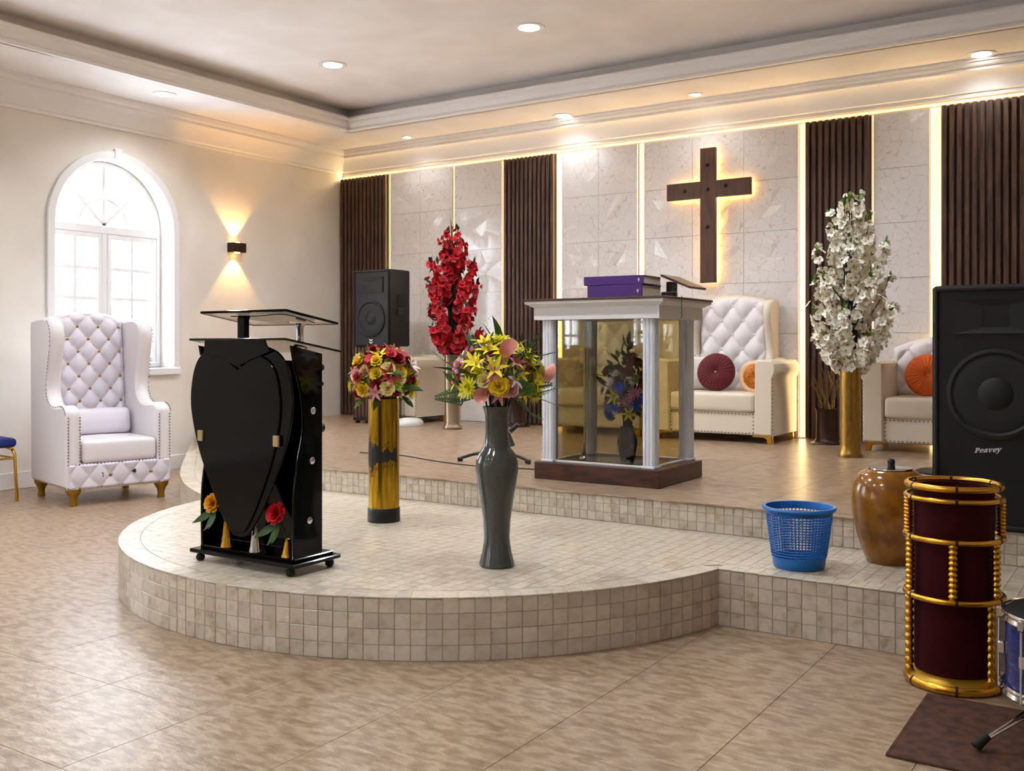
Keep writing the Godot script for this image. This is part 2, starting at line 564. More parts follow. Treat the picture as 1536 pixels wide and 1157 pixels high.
func build_shell() -> void:
	var wins := [-5.61, -2.5, 3.6, 6.4]
	# left wall around its arched openings
	var st := mk()
	var x0 := XL - 0.32
	var edge := ZB - 0.3
	for zc: float in wins:
		along_x(st, [Vector2(edge, -0.1), Vector2(zc - HALF, -0.1), Vector2(zc - HALF, 3.9), Vector2(edge, 3.9)], x0, XL)
		along_x(st, [Vector2(zc - HALF, -0.1), Vector2(zc + HALF, -0.1), Vector2(zc + HALF, SILL), Vector2(zc - HALF, SILL)], x0, XL)
		var top := arch(zc, HALF, SPRING)
		top.append(Vector2(zc + HALF, 3.9))
		top.append(Vector2(zc - HALF, 3.9))
		along_x(st, top, x0, XL)
		edge = zc + HALF
	along_x(st, [Vector2(edge, -0.1), Vector2(ZF + 0.3, -0.1), Vector2(ZF + 0.3, 3.9), Vector2(edge, 3.9)], x0, XL)
	struct("wall_left", st, M.wall)
	back_wall = struct("wall_back", boxed(Vector3((XL + XR) / 2, 1.9, ZB - 0.15), Vector3(XR - XL + 0.6, 4.0, 0.3)), M.wall)
	struct("wall_right", boxed(Vector3(XR + 0.15, 1.9, (ZB + ZF) / 2), Vector3(0.3, 4.0, ZF - ZB + 0.6)), M.wall)
	struct("wall_front", boxed(Vector3((XL + XR) / 2, 1.9, ZF + 0.15), Vector3(XR - XL + 0.6, 4.0, 0.3)), M.wall)
	for i in wins.size():
		window(i + 1, wins[i])
	# skirting of the left wall up to the stage
	struct("baseboard_left", boxed(Vector3(XL + 0.009, 0.07, (-6.4 + ZF) / 2), Vector3(0.018, 0.14, ZF + 6.4), 0.004), M.trim)
	# ceiling: lowered border, deep tray with a cove behind its lip
	var c := setting("ceiling")
	var rx := XR - 0.9
	var fz := ZF - 0.9
	st = mk()
	box(st, Vector3((XL + LIPX - 0.04) / 2, SOFFIT + 0.03, (ZB + ZF) / 2), Vector3(LIPX - 0.04 - XL, 0.06, ZF - ZB))
	box(st, Vector3((LIPX + rx) / 2, SOFFIT + 0.03, (ZB + LIPZ - 0.04) / 2), Vector3(rx - LIPX + 0.08, 0.06, LIPZ - 0.04 - ZB))
	box(st, Vector3((XR + rx + 0.04) / 2, SOFFIT + 0.03, (ZB + ZF) / 2), Vector3(XR - rx - 0.04, 0.06, ZF - ZB))
	box(st, Vector3((LIPX + rx) / 2, SOFFIT + 0.03, (ZF + fz + 0.04) / 2), Vector3(rx - LIPX + 0.08, 0.06, ZF - fz - 0.04))
	part(c, "soffit", st, M.ceiling)
	part(c, "tray", boxed(Vector3((XL + XR) / 2, TRAY + 0.1, (ZB + ZF) / 2), Vector3(XR - XL + 0.6, 0.2, ZF - ZB + 0.6)), M.ceiling)
	st = mk()
	box(st, Vector3(LIPX - 0.13, 3.55, (LIPZ + fz) / 2), Vector3(0.04, 0.25, fz - LIPZ + 0.6))
	box(st, Vector3((LIPX + rx) / 2, 3.55, LIPZ - 0.13), Vector3(rx - LIPX + 0.6, 0.25, 0.04))
	box(st, Vector3(rx + 0.13, 3.55, (LIPZ + fz) / 2), Vector3(0.04, 0.25, fz - LIPZ + 0.6))
	box(st, Vector3((LIPX + rx) / 2, 3.55, fz + 0.13), Vector3(rx - LIPX + 0.6, 0.25, 0.04))
	part(c, "cove_wall", st, M.ceiling)
	# crown mouldings against the walls
	var crown := [Vector2(0, 3.17), Vector2(0.025, 3.17), Vector2(0.025, 3.195), Vector2(0.045, 3.205), Vector2(0.055, 3.235), Vector2(0.075, 3.275), Vector2(0.105, 3.31), Vector2(0.145, 3.335), Vector2(0.165, 3.34), Vector2(0.165, 3.362), Vector2(0.185, 3.366), Vector2(0.2, 3.38), Vector2(0.205, 3.398), Vector2(0.225, 3.398), Vector2(0.225, SOFFIT), Vector2(0, SOFFIT)]
	st = mk()
	var p := []
	for v: Vector2 in crown:
		p.append(Vector2(XL + v.x, v.y))
	prism(st, p, ZB, ZF)
	struct("trim_1", st, M.trim)
	st = mk()
	p = []
	for v: Vector2 in crown:
		p.append(Vector2(ZB + v.x, v.y))
	along_x(st, p, XL, XR)
	struct("trim_2", st, M.trim)
	# stepped moulding round the edge of the tray
	var lip := [Vector2(0.06, 3.42), Vector2(0.0, 3.42), Vector2(-0.012, 3.415), Vector2(-0.02, 3.428), Vector2(-0.012, 3.445), Vector2(0.0, 3.455), Vector2(-0.012, 3.475), Vector2(-0.03, 3.495), Vector2(-0.03, 3.52), Vector2(-0.045, 3.53), Vector2(-0.045, 3.555), Vector2(0.06, 3.555)]
	var lips := [[-1, LIPX, LIPZ, fz, 1], [-1, LIPZ, LIPX, rx, 0], [1, rx, LIPZ, fz, 1], [1, fz, LIPX, rx, 0]]
	for i in 4:
		st = mk()
		p = []
		for v: Vector2 in lip:
			p.append(Vector2(lips[i][1] + lips[i][0] * v.x, v.y))
		if lips[i][4] == 1:
			prism(st, p, lips[i][2] - 0.06, lips[i][3] + 0.06)
		else:
			along_x(st, p, lips[i][2] - 0.06, lips[i][3] + 0.06)
		struct("trim_%d" % (i + 3), st, M.trim)

func window(n: int, zc: float) -> void:
	var w := setting("window_%d" % n)
	var st := mk()
	var xf0 := XL - 0.24
	var xf1 := XL - 0.17
	# surround on the wall, with a key block and a sill board
	var ring := [Vector2(zc - HALF - 0.075, SILL - 0.06)]
	ring.append_array(arch(zc, HALF + 0.075, SPRING))
	ring.append(Vector2(zc + HALF + 0.075, SILL - 0.06))
	ring.append(Vector2(zc + HALF, SILL - 0.06))
	var inner := arch(zc, HALF, SPRING)
	inner.reverse()
	ring.append_array(inner)
	ring.append(Vector2(zc - HALF, SILL - 0.06))
	along_x(st, ring, XL, XL + 0.028, 0.006)
	part(w, "surround", st, M.frame)
	part(w, "sill", boxed(Vector3(XL - 0.08, SILL - 0.035, zc), Vector3(0.24, 0.07, HALF * 2 + 0.15), 0.008), M.frame)
	part(w, "keystone", boxed(Vector3(XL + 0.022, SPRING + HALF + 0.035, zc), Vector3(0.04, 0.13, 0.075), 0.006), M.frame)
	# fixed frame
	st = mk()
	var rim := [Vector2(zc - HALF, SILL)]
	rim.append_array(arch(zc, HALF, SPRING))
	rim.append(Vector2(zc + HALF, SILL))
	rim.append(Vector2(zc + HALF - 0.05, SILL))
	inner = arch(zc, HALF - 0.05, SPRING)
	inner.reverse()
	rim.append_array(inner)
	rim.append(Vector2(zc - HALF + 0.05, SILL))
	along_x(st, rim, xf0, xf1, 0.006)
	box(st, Vector3((xf0 + xf1) / 2, SPRING - 0.02, zc), Vector3(0.074, 0.075, HALF * 2 - 0.08), 0.006)
	box(st, Vector3((xf0 + xf1) / 2, (SILL + SPRING) / 2, zc), Vector3(0.066, SPRING - SILL - 0.03, 0.055), 0.006)
	box(st, Vector3((xf0 + xf1) / 2, SILL + 0.025, zc), Vector3(0.078, 0.05, HALF * 2 - 0.004), 0.006)
	part(w, "frame", st, M.frame)
	# fanlight bars and panes
	var xm := (xf0 + xf1) / 2
	var y0 := SPRING + 0.0175
	var r2 := HALF - 0.05
	for a: float in [PI / 4, PI / 2, PI * 3 / 4]:
		var t := Transform3D(Basis(Vector3.RIGHT, a - PI / 2), Vector3(xm, y0, zc))
		var b := mk()
		box(b, Vector3(0, r2 / 2, 0), Vector3(0.04, r2, 0.04 if absf(a - PI / 2) < 0.1 else 0.036), 0.004)
		part(w, "muntin", b, M.frame, t)
	st = mk()
	var curve := []
	for i in 17:
		curve.append(Vector3(xm, y0 + 0.25 * sin(PI * i / 16), zc + 0.25 * cos(PI * i / 16)))
	tube(st, curve, 0.02, 6)
	part(w, "muntin", st, M.frame)
	for k in 4:
		for ring2: Array in [[0.02, 0.24], [0.262, r2]]:
			var poly := []
			for i in 7:
				var a := PI / 4 * (k + 0.03 + 0.94 * i / 6.0)
				poly.append(Vector2(zc + ring2[1] * cos(a), y0 + ring2[1] * sin(a)))
			for i in 7:
				var a := PI / 4 * (k + 0.97 - 0.94 * i / 6.0)
				poly.append(Vector2(zc + ring2[0] * cos(a), y0 + ring2[0] * sin(a)))
			st = mk()
			along_x(st, poly, xm - 0.003, xm + 0.003)
			part(w, "pane", st, M.pane)
	# two casements, each two panes wide and four high
	for sd: float in [-1.0, 1.0]:
		var z0 := zc + sd * 0.03
		var z1 := zc + sd * (HALF - 0.052)
		var mid := (z0 + z1) / 2
		var wd := absf(z1 - z0)
		var top := SPRING - 0.06
		var bot := SILL + 0.052
		var sash := setting_part(w, "casement")
		st = mk()
		for e: float in [z0 + sd * 0.022, z1 - sd * 0.022]:
			box(st, Vector3(xm + 0.01, (top + bot) / 2, e), Vector3(0.05, top - bot, 0.044), 0.005)
		for e: float in [bot + 0.022, top - 0.022]:
			box(st, Vector3(xm + 0.01, e, mid), Vector3(0.047, 0.044, wd - 0.08), 0.002)
		part(sash, "sash_frame", st, M.frame)
		st = mk()
		box(st, Vector3(xm + 0.01, (top + bot) / 2, mid), Vector3(0.035, top - bot - 0.08, 0.036), 0.004)
		part(sash, "muntin", st, M.frame)
		var rows := 4
		var hh := (top - bot - 0.088) / rows
		for r in range(1, rows):
			part(sash, "muntin", boxed(Vector3(xm + 0.01, bot + 0.044 + hh * r, mid), Vector3(0.033, 0.036, wd - 0.08), 0.004), M.frame)
		for r in rows:
			for cc: float in [-1.0, 1.0]:
				var pw := (wd - 0.088) / 2 - 0.02
				part(sash, "pane", boxed(Vector3(xm + 0.01, bot + 0.044 + hh * (r + 0.5), mid + cc * (pw / 2 + 0.019)), Vector3(0.005, hh - 0.037, pw)), M.pane)
		if sd < 0:
			st = mk()
			tube(st, [Vector3(xm + 0.04, 1.66, z0 - 0.03), Vector3(xm + 0.065, 1.66, z0 - 0.03), Vector3(xm + 0.068, 1.64, z0 - 0.035), Vector3(xm + 0.068, 1.56, z0 - 0.045)], 0.007, 6)
			part(sash, "handle", st, M.frame)

func setting_part(parent: Node3D, called: String) -> Node3D:
	var o := Node3D.new()
	o.name = called
	parent.add_child(o, true)
	return o

# ------------------------------------------------------------------ floor and stage
func smooth_curve(p: Array, n := 8) -> Array:
	var o := []
	for i in p.size() - 1:
		var a: Vector2 = p[maxi(i - 1, 0)]
		var d: Vector2 = p[mini(i + 2, p.size() - 1)]
		for k in n:
			o.append(p[i].cubic_interpolate(p[i + 1], a, d, float(k) / n))
	o.append(p[-1])
	return o

func lower_edge() -> Array:
	var o := [Vector2(XR, -4.05), Vector2(-1.607, -4.05)]
	var c := Vector2(-3.288, -4.417)
	for i in range(1, 73):
		var a := lerpf(0.2147, 2.986, i / 72.0)
		o.append(c + Vector2(cos(a), sin(a)) * 1.725)
	o.append_array(smooth_curve([Vector2(-5.0, -4.16), Vector2(-5.44, -4.37), Vector2(-5.82, -4.6), Vector2(-6.32, -4.98), Vector2(-7.0, -5.56), Vector2(XL, -6.45)]))
	return o

func upper_edge() -> Array:
	var o := [Vector2(XR, -4.79), Vector2(-4.85, -4.79)]
	o.append_array(smooth_curve([Vector2(-4.9, -4.79), Vector2(-5.6, -4.9), Vector2(-6.2, -5.15), Vector2(-6.9, -5.64), Vector2(-7.4, -6.02), Vector2(XL, -6.56)]))
	return o

func closed_edge(path: Array) -> PackedVector2Array:
	var o := PackedVector2Array(path)
	o.append(Vector2(XL, ZB))
	o.append(Vector2(XR, ZB))
	return o

# points every step metres along a path: [point, direction, outward]; sharp corners start anew
func walk(path: Array, step: float) -> Array:
	var out := []
	var left := step / 2
	for i in path.size() - 1:
		var a: Vector2 = path[i]
		var b: Vector2 = path[i + 1]
		var l := a.distance_to(b)
		var d := (b - a) / maxf(l, 1e-6)
		if i == 1:
			left = step / 2
		while left <= l:
			out.append([a + d * left, d, Vector2(d.y, -d.x)])
			left += step
		left -= l
	return out

func nearest_first(list: Array) -> void:
	list.sort_custom(func(a, b): return a[0] < b[0])

func seen_score(p: Vector2) -> float:
	return p.length() + (100.0 if p.x > -0.25 else 0.0)

func riser(parent: Node3D, path: Array, y0: float, h: float, rows: int, w: float) -> void:
	var rh := h / rows
	var shape: Mesh = to_mesh(boxed(Vector3.ZERO, Vector3(w - 0.0024, rh - 0.0024, 0.012), 0.0012))
	var all := []
	for a: Array in walk(path, w):
		for r in rows:
			all.append([seen_score(a[0]), a, r])
	nearest_first(all)
	var rest := mk()
	for i in all.size():
		var a: Array = all[i][1]
		var d := Vector3(a[1].x, 0, a[1].y)
		var o := Vector3(a[2].x, 0, a[2].y)
		var b := Basis(-d, Vector3.UP, o)
		var at := Vector3(a[0].x, y0 + rh * (all[i][2] + 0.5), a[0].y) - o * 0.0025
		if i < 300:
			part(parent, "riser_tile", shape, M.mosaic[rng.randi() % 4], Transform3D(b, at))
		else:
			box(rest, at, Vector3(w - 0.003, rh - 0.003, 0.012), 0.0, b)
	if all.size() > 300:
		stuff(parent, "riser_tiling", rest, M.mosaic[0])

func build_stage() -> void:
	var low := lower_edge()
	var high := upper_edge()
	var low_poly := closed_edge(low)
	var high_poly := closed_edge(high)
	# hall floor of large tiles
	var fl := setting("floor")
	part(fl, "bed", boxed(Vector3((XL + XR) / 2, -0.053, (ZB + ZF) / 2), Vector3(XR - XL + 0.6, 0.1, ZF - ZB + 0.6)), M.floor_bed)
	var ts := 0.505
	var tile: Mesh = to_mesh(boxed(Vector3(0, -0.004, 0), Vector3(ts - 0.0015, 0.008, ts - 0.0015), 0.0008))
	var rest := mk()
	var z := -2.157 - ts * 9.5
	while z < ZF:
		var x := -2.62 - ts * 10.5
		while x < XR:
			var c := Vector2(x, z)
			var hidden := true
			for k: Vector2 in [Vector2(1, 1), Vector2(1, -1), Vector2(-1, 1), Vector2(-1, -1)]:
				if not Geometry2D.is_point_in_polygon(c + k * ts / 2, low_poly):
					hidden = false
			if not hidden and x + ts / 2 > XL:
				if z < -0.9 and x < 0.4:
					part(fl, "tile", tile, M.floor_tile, Transform3D(Basis(), Vector3(x, 0, z)))
				else:
					box(rest, Vector3(x, -0.004, z), Vector3(ts - 0.0015, 0.008, ts - 0.0015))
			x += ts
		z += ts
	stuff(fl, "tiling", rest, M.floor_tile)
	# lower stage: round front, small square tiles on the riser and the top
	var p1 := setting("stage_lower")
	var st := mk()
	slab(st, low_poly, 0.0, H1 - 0.003)
	part(p1, "body", st, M.grout)
	riser(p1, low, 0.0, H1 - 0.002, 4, 0.0609)
	var rim_w := 0.1
	var inner := PackedVector2Array()
	var marks := walk(low, 0.0609)
	for a: Array in marks:
		var p: Vector2 = a[0]
		var d: Vector2 = a[1] * 0.0297
		var o: Vector2 = a[2]
		var q := PackedVector2Array([p - d + o * 0.0035, p + d + o * 0.0035, p + d - o * (rim_w - 0.002), p - d - o * (rim_w - 0.002)])
		inner.append(p - o * rim_w)
		if seen_score(p) < 50.0 and not Geometry2D.is_point_in_polygon(p - o * rim_w, high_poly):
			st = mk()
			slab(st, q, H1 - 0.01, H1, 0.001)
			part(p1, "edge_tile", st, M.mosaic[rng.randi() % 4])
	inner.append(Vector2(XL, ZB))
	inner.append(Vector2(XR, ZB))
	var s := 0.0609
	var cells := []
	var x := -7.6
	while x < 0.9:
		z = -6.0
		while z < -2.6:
			var q := PackedVector2Array([Vector2(x, z), Vector2(x + s, z), Vector2(x + s, z + s), Vector2(x, z + s)])
			var ins := 0
			var up := 0
			for v in q:
				ins += 1 if Geometry2D.is_point_in_polygon(v, inner) else 0
				up += 1 if Geometry2D.is_point_in_polygon(v, high_poly) else 0
			if ins > 0 and up < 4:
				cells.append([seen_score(q[0]), q, ins])
			z += s
		x += s
	nearest_first(cells)
	rest = mk()
	var count := 0
	for k: Array in cells:
		var q: PackedVector2Array = k[1]
		var polys := [q]
		if k[2] < 4:
			polys = Geometry2D.intersect_polygons(q, inner)
		for poly: PackedVector2Array in polys:
			var shrunk := Geometry2D.offset_polygon(poly, -0.0011)
			if shrunk.is_empty():
				continue
			if count < 300:
				st = mk()
				slab(st, shrunk[0], H1 - 0.008, H1)
				part(p1, "top_tile", st, M.mosaic[rng.randi() % 4])
				count += 1
			else:
				slab(rest, shrunk[0], H1 - 0.008, H1)
	stuff(p1, "top_tiling", rest, M.mosaic[0])
	# upper stage: small tiles on the riser, large slabs on top
	var p2 := setting("stage_upper")
	st = mk()
	slab(st, high_poly, H1 + 0.001, H2 - 0.003)
	part(p2, "body", st, M.grout)
	riser(p2, high, H1 + 0.001, H2 - H1 - 0.003, 3, 0.0492)
	x = XL
	var outer := PackedVector2Array()
	for v: Vector2 in high:
		outer.append(v)
	outer.append(Vector2(XL, ZB))
	outer.append(Vector2(XR, ZB))
	var grown: PackedVector2Array = Geometry2D.offset_polygon(outer, 0.01)[0]
	while x < XR:
		z = -4.77 - 0.63 * 7
		while z < -4.0:
			var q := PackedVector2Array([Vector2(x, z), Vector2(x + 0.63, z), Vector2(x + 0.63, z + 0.63), Vector2(x, z + 0.63)])
			for poly: PackedVector2Array in Geometry2D.intersect_polygons(q, grown):
				var shrunk := Geometry2D.offset_polygon(poly, -0.0008)
				if not shrunk.is_empty():
					st = mk()
					slab(st, shrunk[0], H2 - 0.012, H2, 0.0008)
					part(p2, "slab", st, M.stage_slab)
			z += 0.63
		x += 0.63

# ------------------------------------------------------------------ back wall: slatted panels, stone tiles, light strips, cross
func slat_panel(x0: float, x1: float, n: int, label: String) -> void:
	var t := thing("slat_panel", label, "wall panel", Vector3((x0 + x1) / 2, H2 + 0.012, ZB), 0.0, "slatted panels")
	var w := x1 - x0
	var hh := 3.12 - H2 - 0.012
	part(t, "backing", boxed(Vector3(0, hh / 2, 0.016), Vector3(w, hh, 0.028)), M.wood_slat)
	var pitch := w / n
	var shape: Mesh = to_mesh(boxed(Vector3(0, hh / 2, 0.052), Vector3(pitch * 0.66, hh, 0.044), 0.005))
	for i in n:
		part(t, "slat", shape, M.wood_slat, Transform3D(Basis(), Vector3(-w / 2 + pitch * (i + 0.5), 0, 0)))

# one wall tile with a shallow faceted face
func facet_tile(w: float, h: float, sd: int, amp: float) -> Mesh:
	var r := RandomNumberGenerator.new()
	r.seed = sd
	var n := 4
	var pts := []
	for j in n + 1:
		for i in n + 1:
			var p := Vector3((float(i) / n - 0.5) * w, (float(j) / n - 0.5) * h, 0.016)
			if i > 0 and i < n and j > 0 and j < n:
				p += Vector3(r.randf_range(-0.34, 0.34) * w / n, r.randf_range(-0.34, 0.34) * h / n, r.randf_range(-amp, amp))
			elif i > 0 and i < n:
				p.x += r.randf_range(-0.2, 0.2) * w / n
			pts.append(p)
	var st := mk()
	for j in n:
		for i in n:
			var a: Vector3 = pts[j * (n + 1) + i]
			var b: Vector3 = pts[j * (n + 1) + i + 1]
			var c: Vector3 = pts[(j + 1) * (n + 1) + i + 1]
			var d: Vector3 = pts[(j + 1) * (n + 1) + i]
			if r.randf() < 0.5:
				tri(st, a, b, c)
				tri(st, a, c, d)
			else:
				tri(st, a, b, d)
				tri(st, b, c, d)
	var e := Vector3(0, 0, -0.016)
	var c4 := [pts[0], pts[n], pts[(n + 1) * (n + 1) - 1], pts[(n + 1) * n]]
	for i in 4:
		var a: Vector3 = c4[i]
		var b: Vector3 = c4[(i + 1) % 4]
		quad(st, a, a + e, b + e, b)
	return to_mesh(st)

func tile_panel(wall: Node3D, x0: float, x1: float, cols: int, z: float) -> void:
	var rows := 6
	var y0 := H2 + 0.004
	var hh := (3.115 - y0) / rows
	var w := (x1 - x0) / cols
	var kinds := []
	for k in 4:
		kinds.append(facet_tile(w - 0.003, hh - 0.003, 100 + k + cols * 10, 0.009 if cols > 1 else 0.005))
	for i in cols:
		for j in rows:
			part(wall, "wall_tile", kinds[rng.randi() % 4], M.wall_tile, Transform3D(Basis(), Vector3(x0 + w * (i + 0.5), y0 + hh * (j + 0.5), z)))

func led_strip(x0: float, x1: float, m: Material, e: float, label: String, group := "") -> void:
	var y0 := H2 + 0.01
	var hh := 3.12 - y0
	var t := thing("light_strip", label, "light strip", Vector3((x0 + x1) / 2, y0, ZB), 0.0, group)
	part(t, "channel", boxed(Vector3(0, hh / 2, 0.004), Vector3(x1 - x0, hh, 0.006)), M.led_diff)
	part(t, "diffuser", boxed(Vector3(0, hh / 2, 0.011), Vector3(x1 - x0 - 0.002, hh, 0.008), 0.002), m)
	if e > 0.0:
		var a := AreaLight3D.new()
		a.name = "strip_light"
		a.area_size = Vector2(x1 - x0, hh)
		a.light_color = Color(1.0, 0.84, 0.58)
		a.light_energy = e
		a.area_range = 20.0
		a.shadow_enabled = true
		a.position = Vector3(0, hh / 2, 0.018)
		a.rotation.y = PI
		t.add_child(a)

func build_back_wall() -> void:
	slat_panel(-8.015, -7.316, 12, "dark brown slatted wood panel in the corner beside the cream side wall")
	slat_panel(-5.735, -5.122, 12, "dark brown slatted wood panel between red flowers and glass table")
	slat_panel(-2.609, -2.062, 10, "dark brown slatted wood panel behind tall white flowers")
	slat_panel(-1.515, 0.62, 38, "wide dark brown slatted wood panel behind the large black speaker")
	var wall := back_wall
	tile_panel(wall, -7.285, -6.42, 2, ZB + 0.018)
	tile_panel(wall, -6.385, -5.77, 1, ZB + 0.018)
	tile_panel(wall, -5.045, -4.21, 2, ZB + 0.03)
	tile_panel(wall, -4.148, -2.67, 3, ZB + 0.018)
	tile_panel(wall, -2.04, -1.602, 1, ZB + 0.018)
	tile_panel(wall, 0.7, 3.1, 5, ZB + 0.018)
	led_strip(-7.314, -7.287, M.led, 0.12, "thin glowing warm light strip beside the corner slatted panel")
	led_strip(-6.418, -6.387, M.led_soft, 0.0, "faint warm light strip on cream tiles behind red flowers")
	led_strip(-5.768, -5.737, M.led, 0.12, "thin warm light strip left edge of slatted panel by red flowers")
	led_strip(-5.12, -5.047, M.led, 0.25, "bright warm light strip between slatted panel and purple books")
	led_strip(-4.206, -4.15, M.led, 0.25, "bright warm light strip beside the cross, above the purple books")
	led_strip(-2.667, -2.612, M.led, 0.25, "bright warm light strip beside the cross, next to white flowers")
	led_strip(-2.06, -2.042, M.led_soft, 0.0, "hairline warm light strip behind the white flowers")
	led_strip(-1.6, -1.518, M.led, 0.35, "widest bright warm light strip above the large black speaker")
	# light strip hidden in the gap under the crown moulding
	var t := thing("cove_light_strip", "warm light strip along the top of the back wall under the moulding", "light strip", Vector3((XL + 0.62) / 2, 3.145, ZB))
	part(t, "diffuser", boxed(Vector3(0, 0, 0.008), Vector3(0.62 - XL - 0.02, 0.016, 0.012), 0.002), M.led)
	var a := AreaLight3D.new()
	a.name = "cove_strip_light"
	a.area_size = Vector2(0.62 - XL, 0.02)
	a.light_color = Color(1.0, 0.84, 0.58)
	a.light_energy = 1.6
	a.area_range = 20.0
	a.shadow_enabled = true
	a.position = Vector3(0, 0, 0.03)
	a.rotation.y = PI
	t.add_child(a)
	# cross with lights behind its rim
	var c := thing("wooden_cross", "dark brown wooden cross with glowing rim on cream tiled wall", "cross", Vector3(-3.465, 1.765, ZB + 0.04))
	var st := mk()
	var up := 1.22
	var bar := 0.845
	var hw := 0.072
	var hb := 0.076
	prism(st, [Vector2(-hw, 0), Vector2(hw, 0), Vector2(hw, bar - hb), Vector2(0.4, bar - hb), Vector2(0.4, bar + hb), Vector2(hw, bar + hb), Vector2(hw, up), Vector2(-hw, up), Vector2(-hw, bar + hb), Vector2(-0.4, bar + hb), Vector2(-0.4, bar - hb), Vector2(-hw, bar - hb)], 0.045, 0.1, Transform3D(), 0.004)
	part(c, "beams", st, M.cross)
	for p: Vector2 in [Vector2(0, bar), Vector2(-0.22, bar), Vector2(0.17, bar + 0.02), Vector2(0, bar + 0.22), Vector2(0, bar - 0.34)]:
		st = mk()
		lathe(st, [Vector2(0.02, 0.0), Vector2(0.018, 0.006), Vector2(0.009, 0.012), Vector2(0, 0.014)], 10, Transform3D(Basis(Vector3.RIGHT, PI / 2), Vector3(p.x, p.y, 0.1)))
		part(c, "nail_head", st, M.bronze_dark)
	st = mk()
	box(st, Vector3(0, up / 2, 0.03), Vector3(hw * 2 - 0.03, up - 0.03, 0.018), 0.003)
	box(st, Vector3(0, bar, 0.03), Vector3(0.77, hb * 2 - 0.03, 0.018), 0.003)
	part(c, "back_light", st, M.led_cross)

# ------------------------------------------------------------------ lamps
func downlight(p: Vector3, r: float, e: float, label: String, group: String, col := Color(0.94, 0.97, 1.0)) -> void:
	var t := thing("downlight", label, "ceiling light", p, 0.0, group)
	var st := mk()
	lathe(st, [Vector2(r * 0.8, -0.004), Vector2(r * 1.15, -0.01), Vector2(r * 1.25, -0.006), Vector2(r * 1.25, 0.0), Vector2(r * 0.8, 0.0)], 28)
	part(t, "ring", st, M.frame)
	st = mk()
	lathe(st, [Vector2(0, -0.006), Vector2(r * 0.8, -0.006), Vector2(r * 0.8, -0.001), Vector2(0, -0.001)], 28)
	part(t, "lens", st, M.down)
	if e > 0.0:
		var l := SpotLight3D.new()
		l.name = "lamp"
		l.light_color = col
		l.light_energy = e
		l.light_size = r
		l.spot_range = 20.0
		l.spot_attenuation = 2.0
		l.spot_angle = 72.0
		l.spot_angle_attenuation = 0.6
		l.shadow_enabled = true
		l.position = Vector3(0, -0.03, 0)
		l.rotation.x = -PI / 2
		t.add_child(l)

func build_lights() -> void:
	var tray := "round lit downlight in the raised ceiling, the ones out of view added for fill"
	for p: Vector2 in [Vector2(-4.12, -6.5), Vector2(-6.11, -6.42), Vector2(-6.1, -3.85), Vector2(-4.12, -3.85), Vector2(-2.1, -6.5), Vector2(-2.1, -3.85), Vector2(-6.1, -1.2), Vector2(-4.12, -1.2), Vector2(-2.1, -1.2), Vector2(-6.1, 1.45), Vector2(-4.12, 1.45), Vector2(-2.1, 1.45), Vector2(-4.12, 4.1), Vector2(-2.1, 4.1)]:  # out-of-view ones are added lamps, the rows behind the camera for frontal fill
		downlight(Vector3(p.x, TRAY, p.y), 0.1, 3.1, tray, "downlights in the raised ceiling")
	downlight(Vector3(-7.4, SOFFIT, -5.65), 0.085, 0.8, "round lit downlight in the lowered ceiling above the arched window", "")
	downlight(Vector3(-4.87, SOFFIT, -8.3), 0.085, 0.35, "round lit downlight in the lowered ceiling above the purple books", "")
	downlight(Vector3(-1.18, SOFFIT, -8.3), 0.085, 0.35, "round lit downlight in the lowered ceiling above the widest slatted panel", "")
	downlight(Vector3(-6.76, SOFFIT, -8.24), 0.05, 0.2, "small downlight in the lowered ceiling above the far loudspeaker", "")
	downlight(Vector3(-3.48, SOFFIT, -8.24), 0.05, 0.2, "small downlight in the lowered ceiling above the wooden cross", "")
	# wall lamp that throws light up and down
	var t := thing("wall_sconce", "small dark wall lamp glowing up and down beside the arched window", "wall lamp", Vector3(XL, 2.2, -6.975))
	var st := mk()
	for y: float in [-0.045, 0.045]:
		box(st, Vector3(0.05, y, 0), Vector3(0.1, 0.006, 0.15))
	box(st, Vector3(0.012, 0, 0), Vector3(0.024, 0.08, 0.1), 0.003)
	part(t, "bracket", st, M.bronze_dark)
	st = mk()
	box(st, Vector3(0.104, 0, 0), Vector3(0.008, 0.096, 0.16), 0.003)
	for s: float in [-1.0, 1.0]:
		box(st, Vector3(0.052, 0, s * 0.077), Vector3(0.1, 0.096, 0.006), 0.001)
	part(t, "housing", st, M.bronze_dark)
	for s: float in [-1.0, 1.0]:
		st = mk()
		lathe(st, [Vector2(0, 0), Vector2(0.03, 0.001), Vector2(0.026, 0.008), Vector2(0, 0.011)] if s > 0 else [Vector2(0, -0.011), Vector2(0.026, -0.008), Vector2(0.03, -0.001), Vector2(0, 0)], 16, Transform3D(Basis(), Vector3(0.055, s * 0.048, 0)))
		part(t, "lens", st, M.sconce_glow)
		var l := SpotLight3D.new()
		l.name = "lamp"
		l.light_color = Color(1.0, 0.74, 0.38)
		l.light_energy = 0.62
		l.light_size = 0.015
		l.spot_range = 12.0
		l.spot_attenuation = 2.0
		l.spot_angle = 42.0
		l.spot_angle_attenuation = 0.35
		l.shadow_enabled = true
		l.position = Vector3(0.055, s * 0.066, 0)
		l.rotation = Vector3(s * PI / 2, 0, 0)
		t.add_child(l)

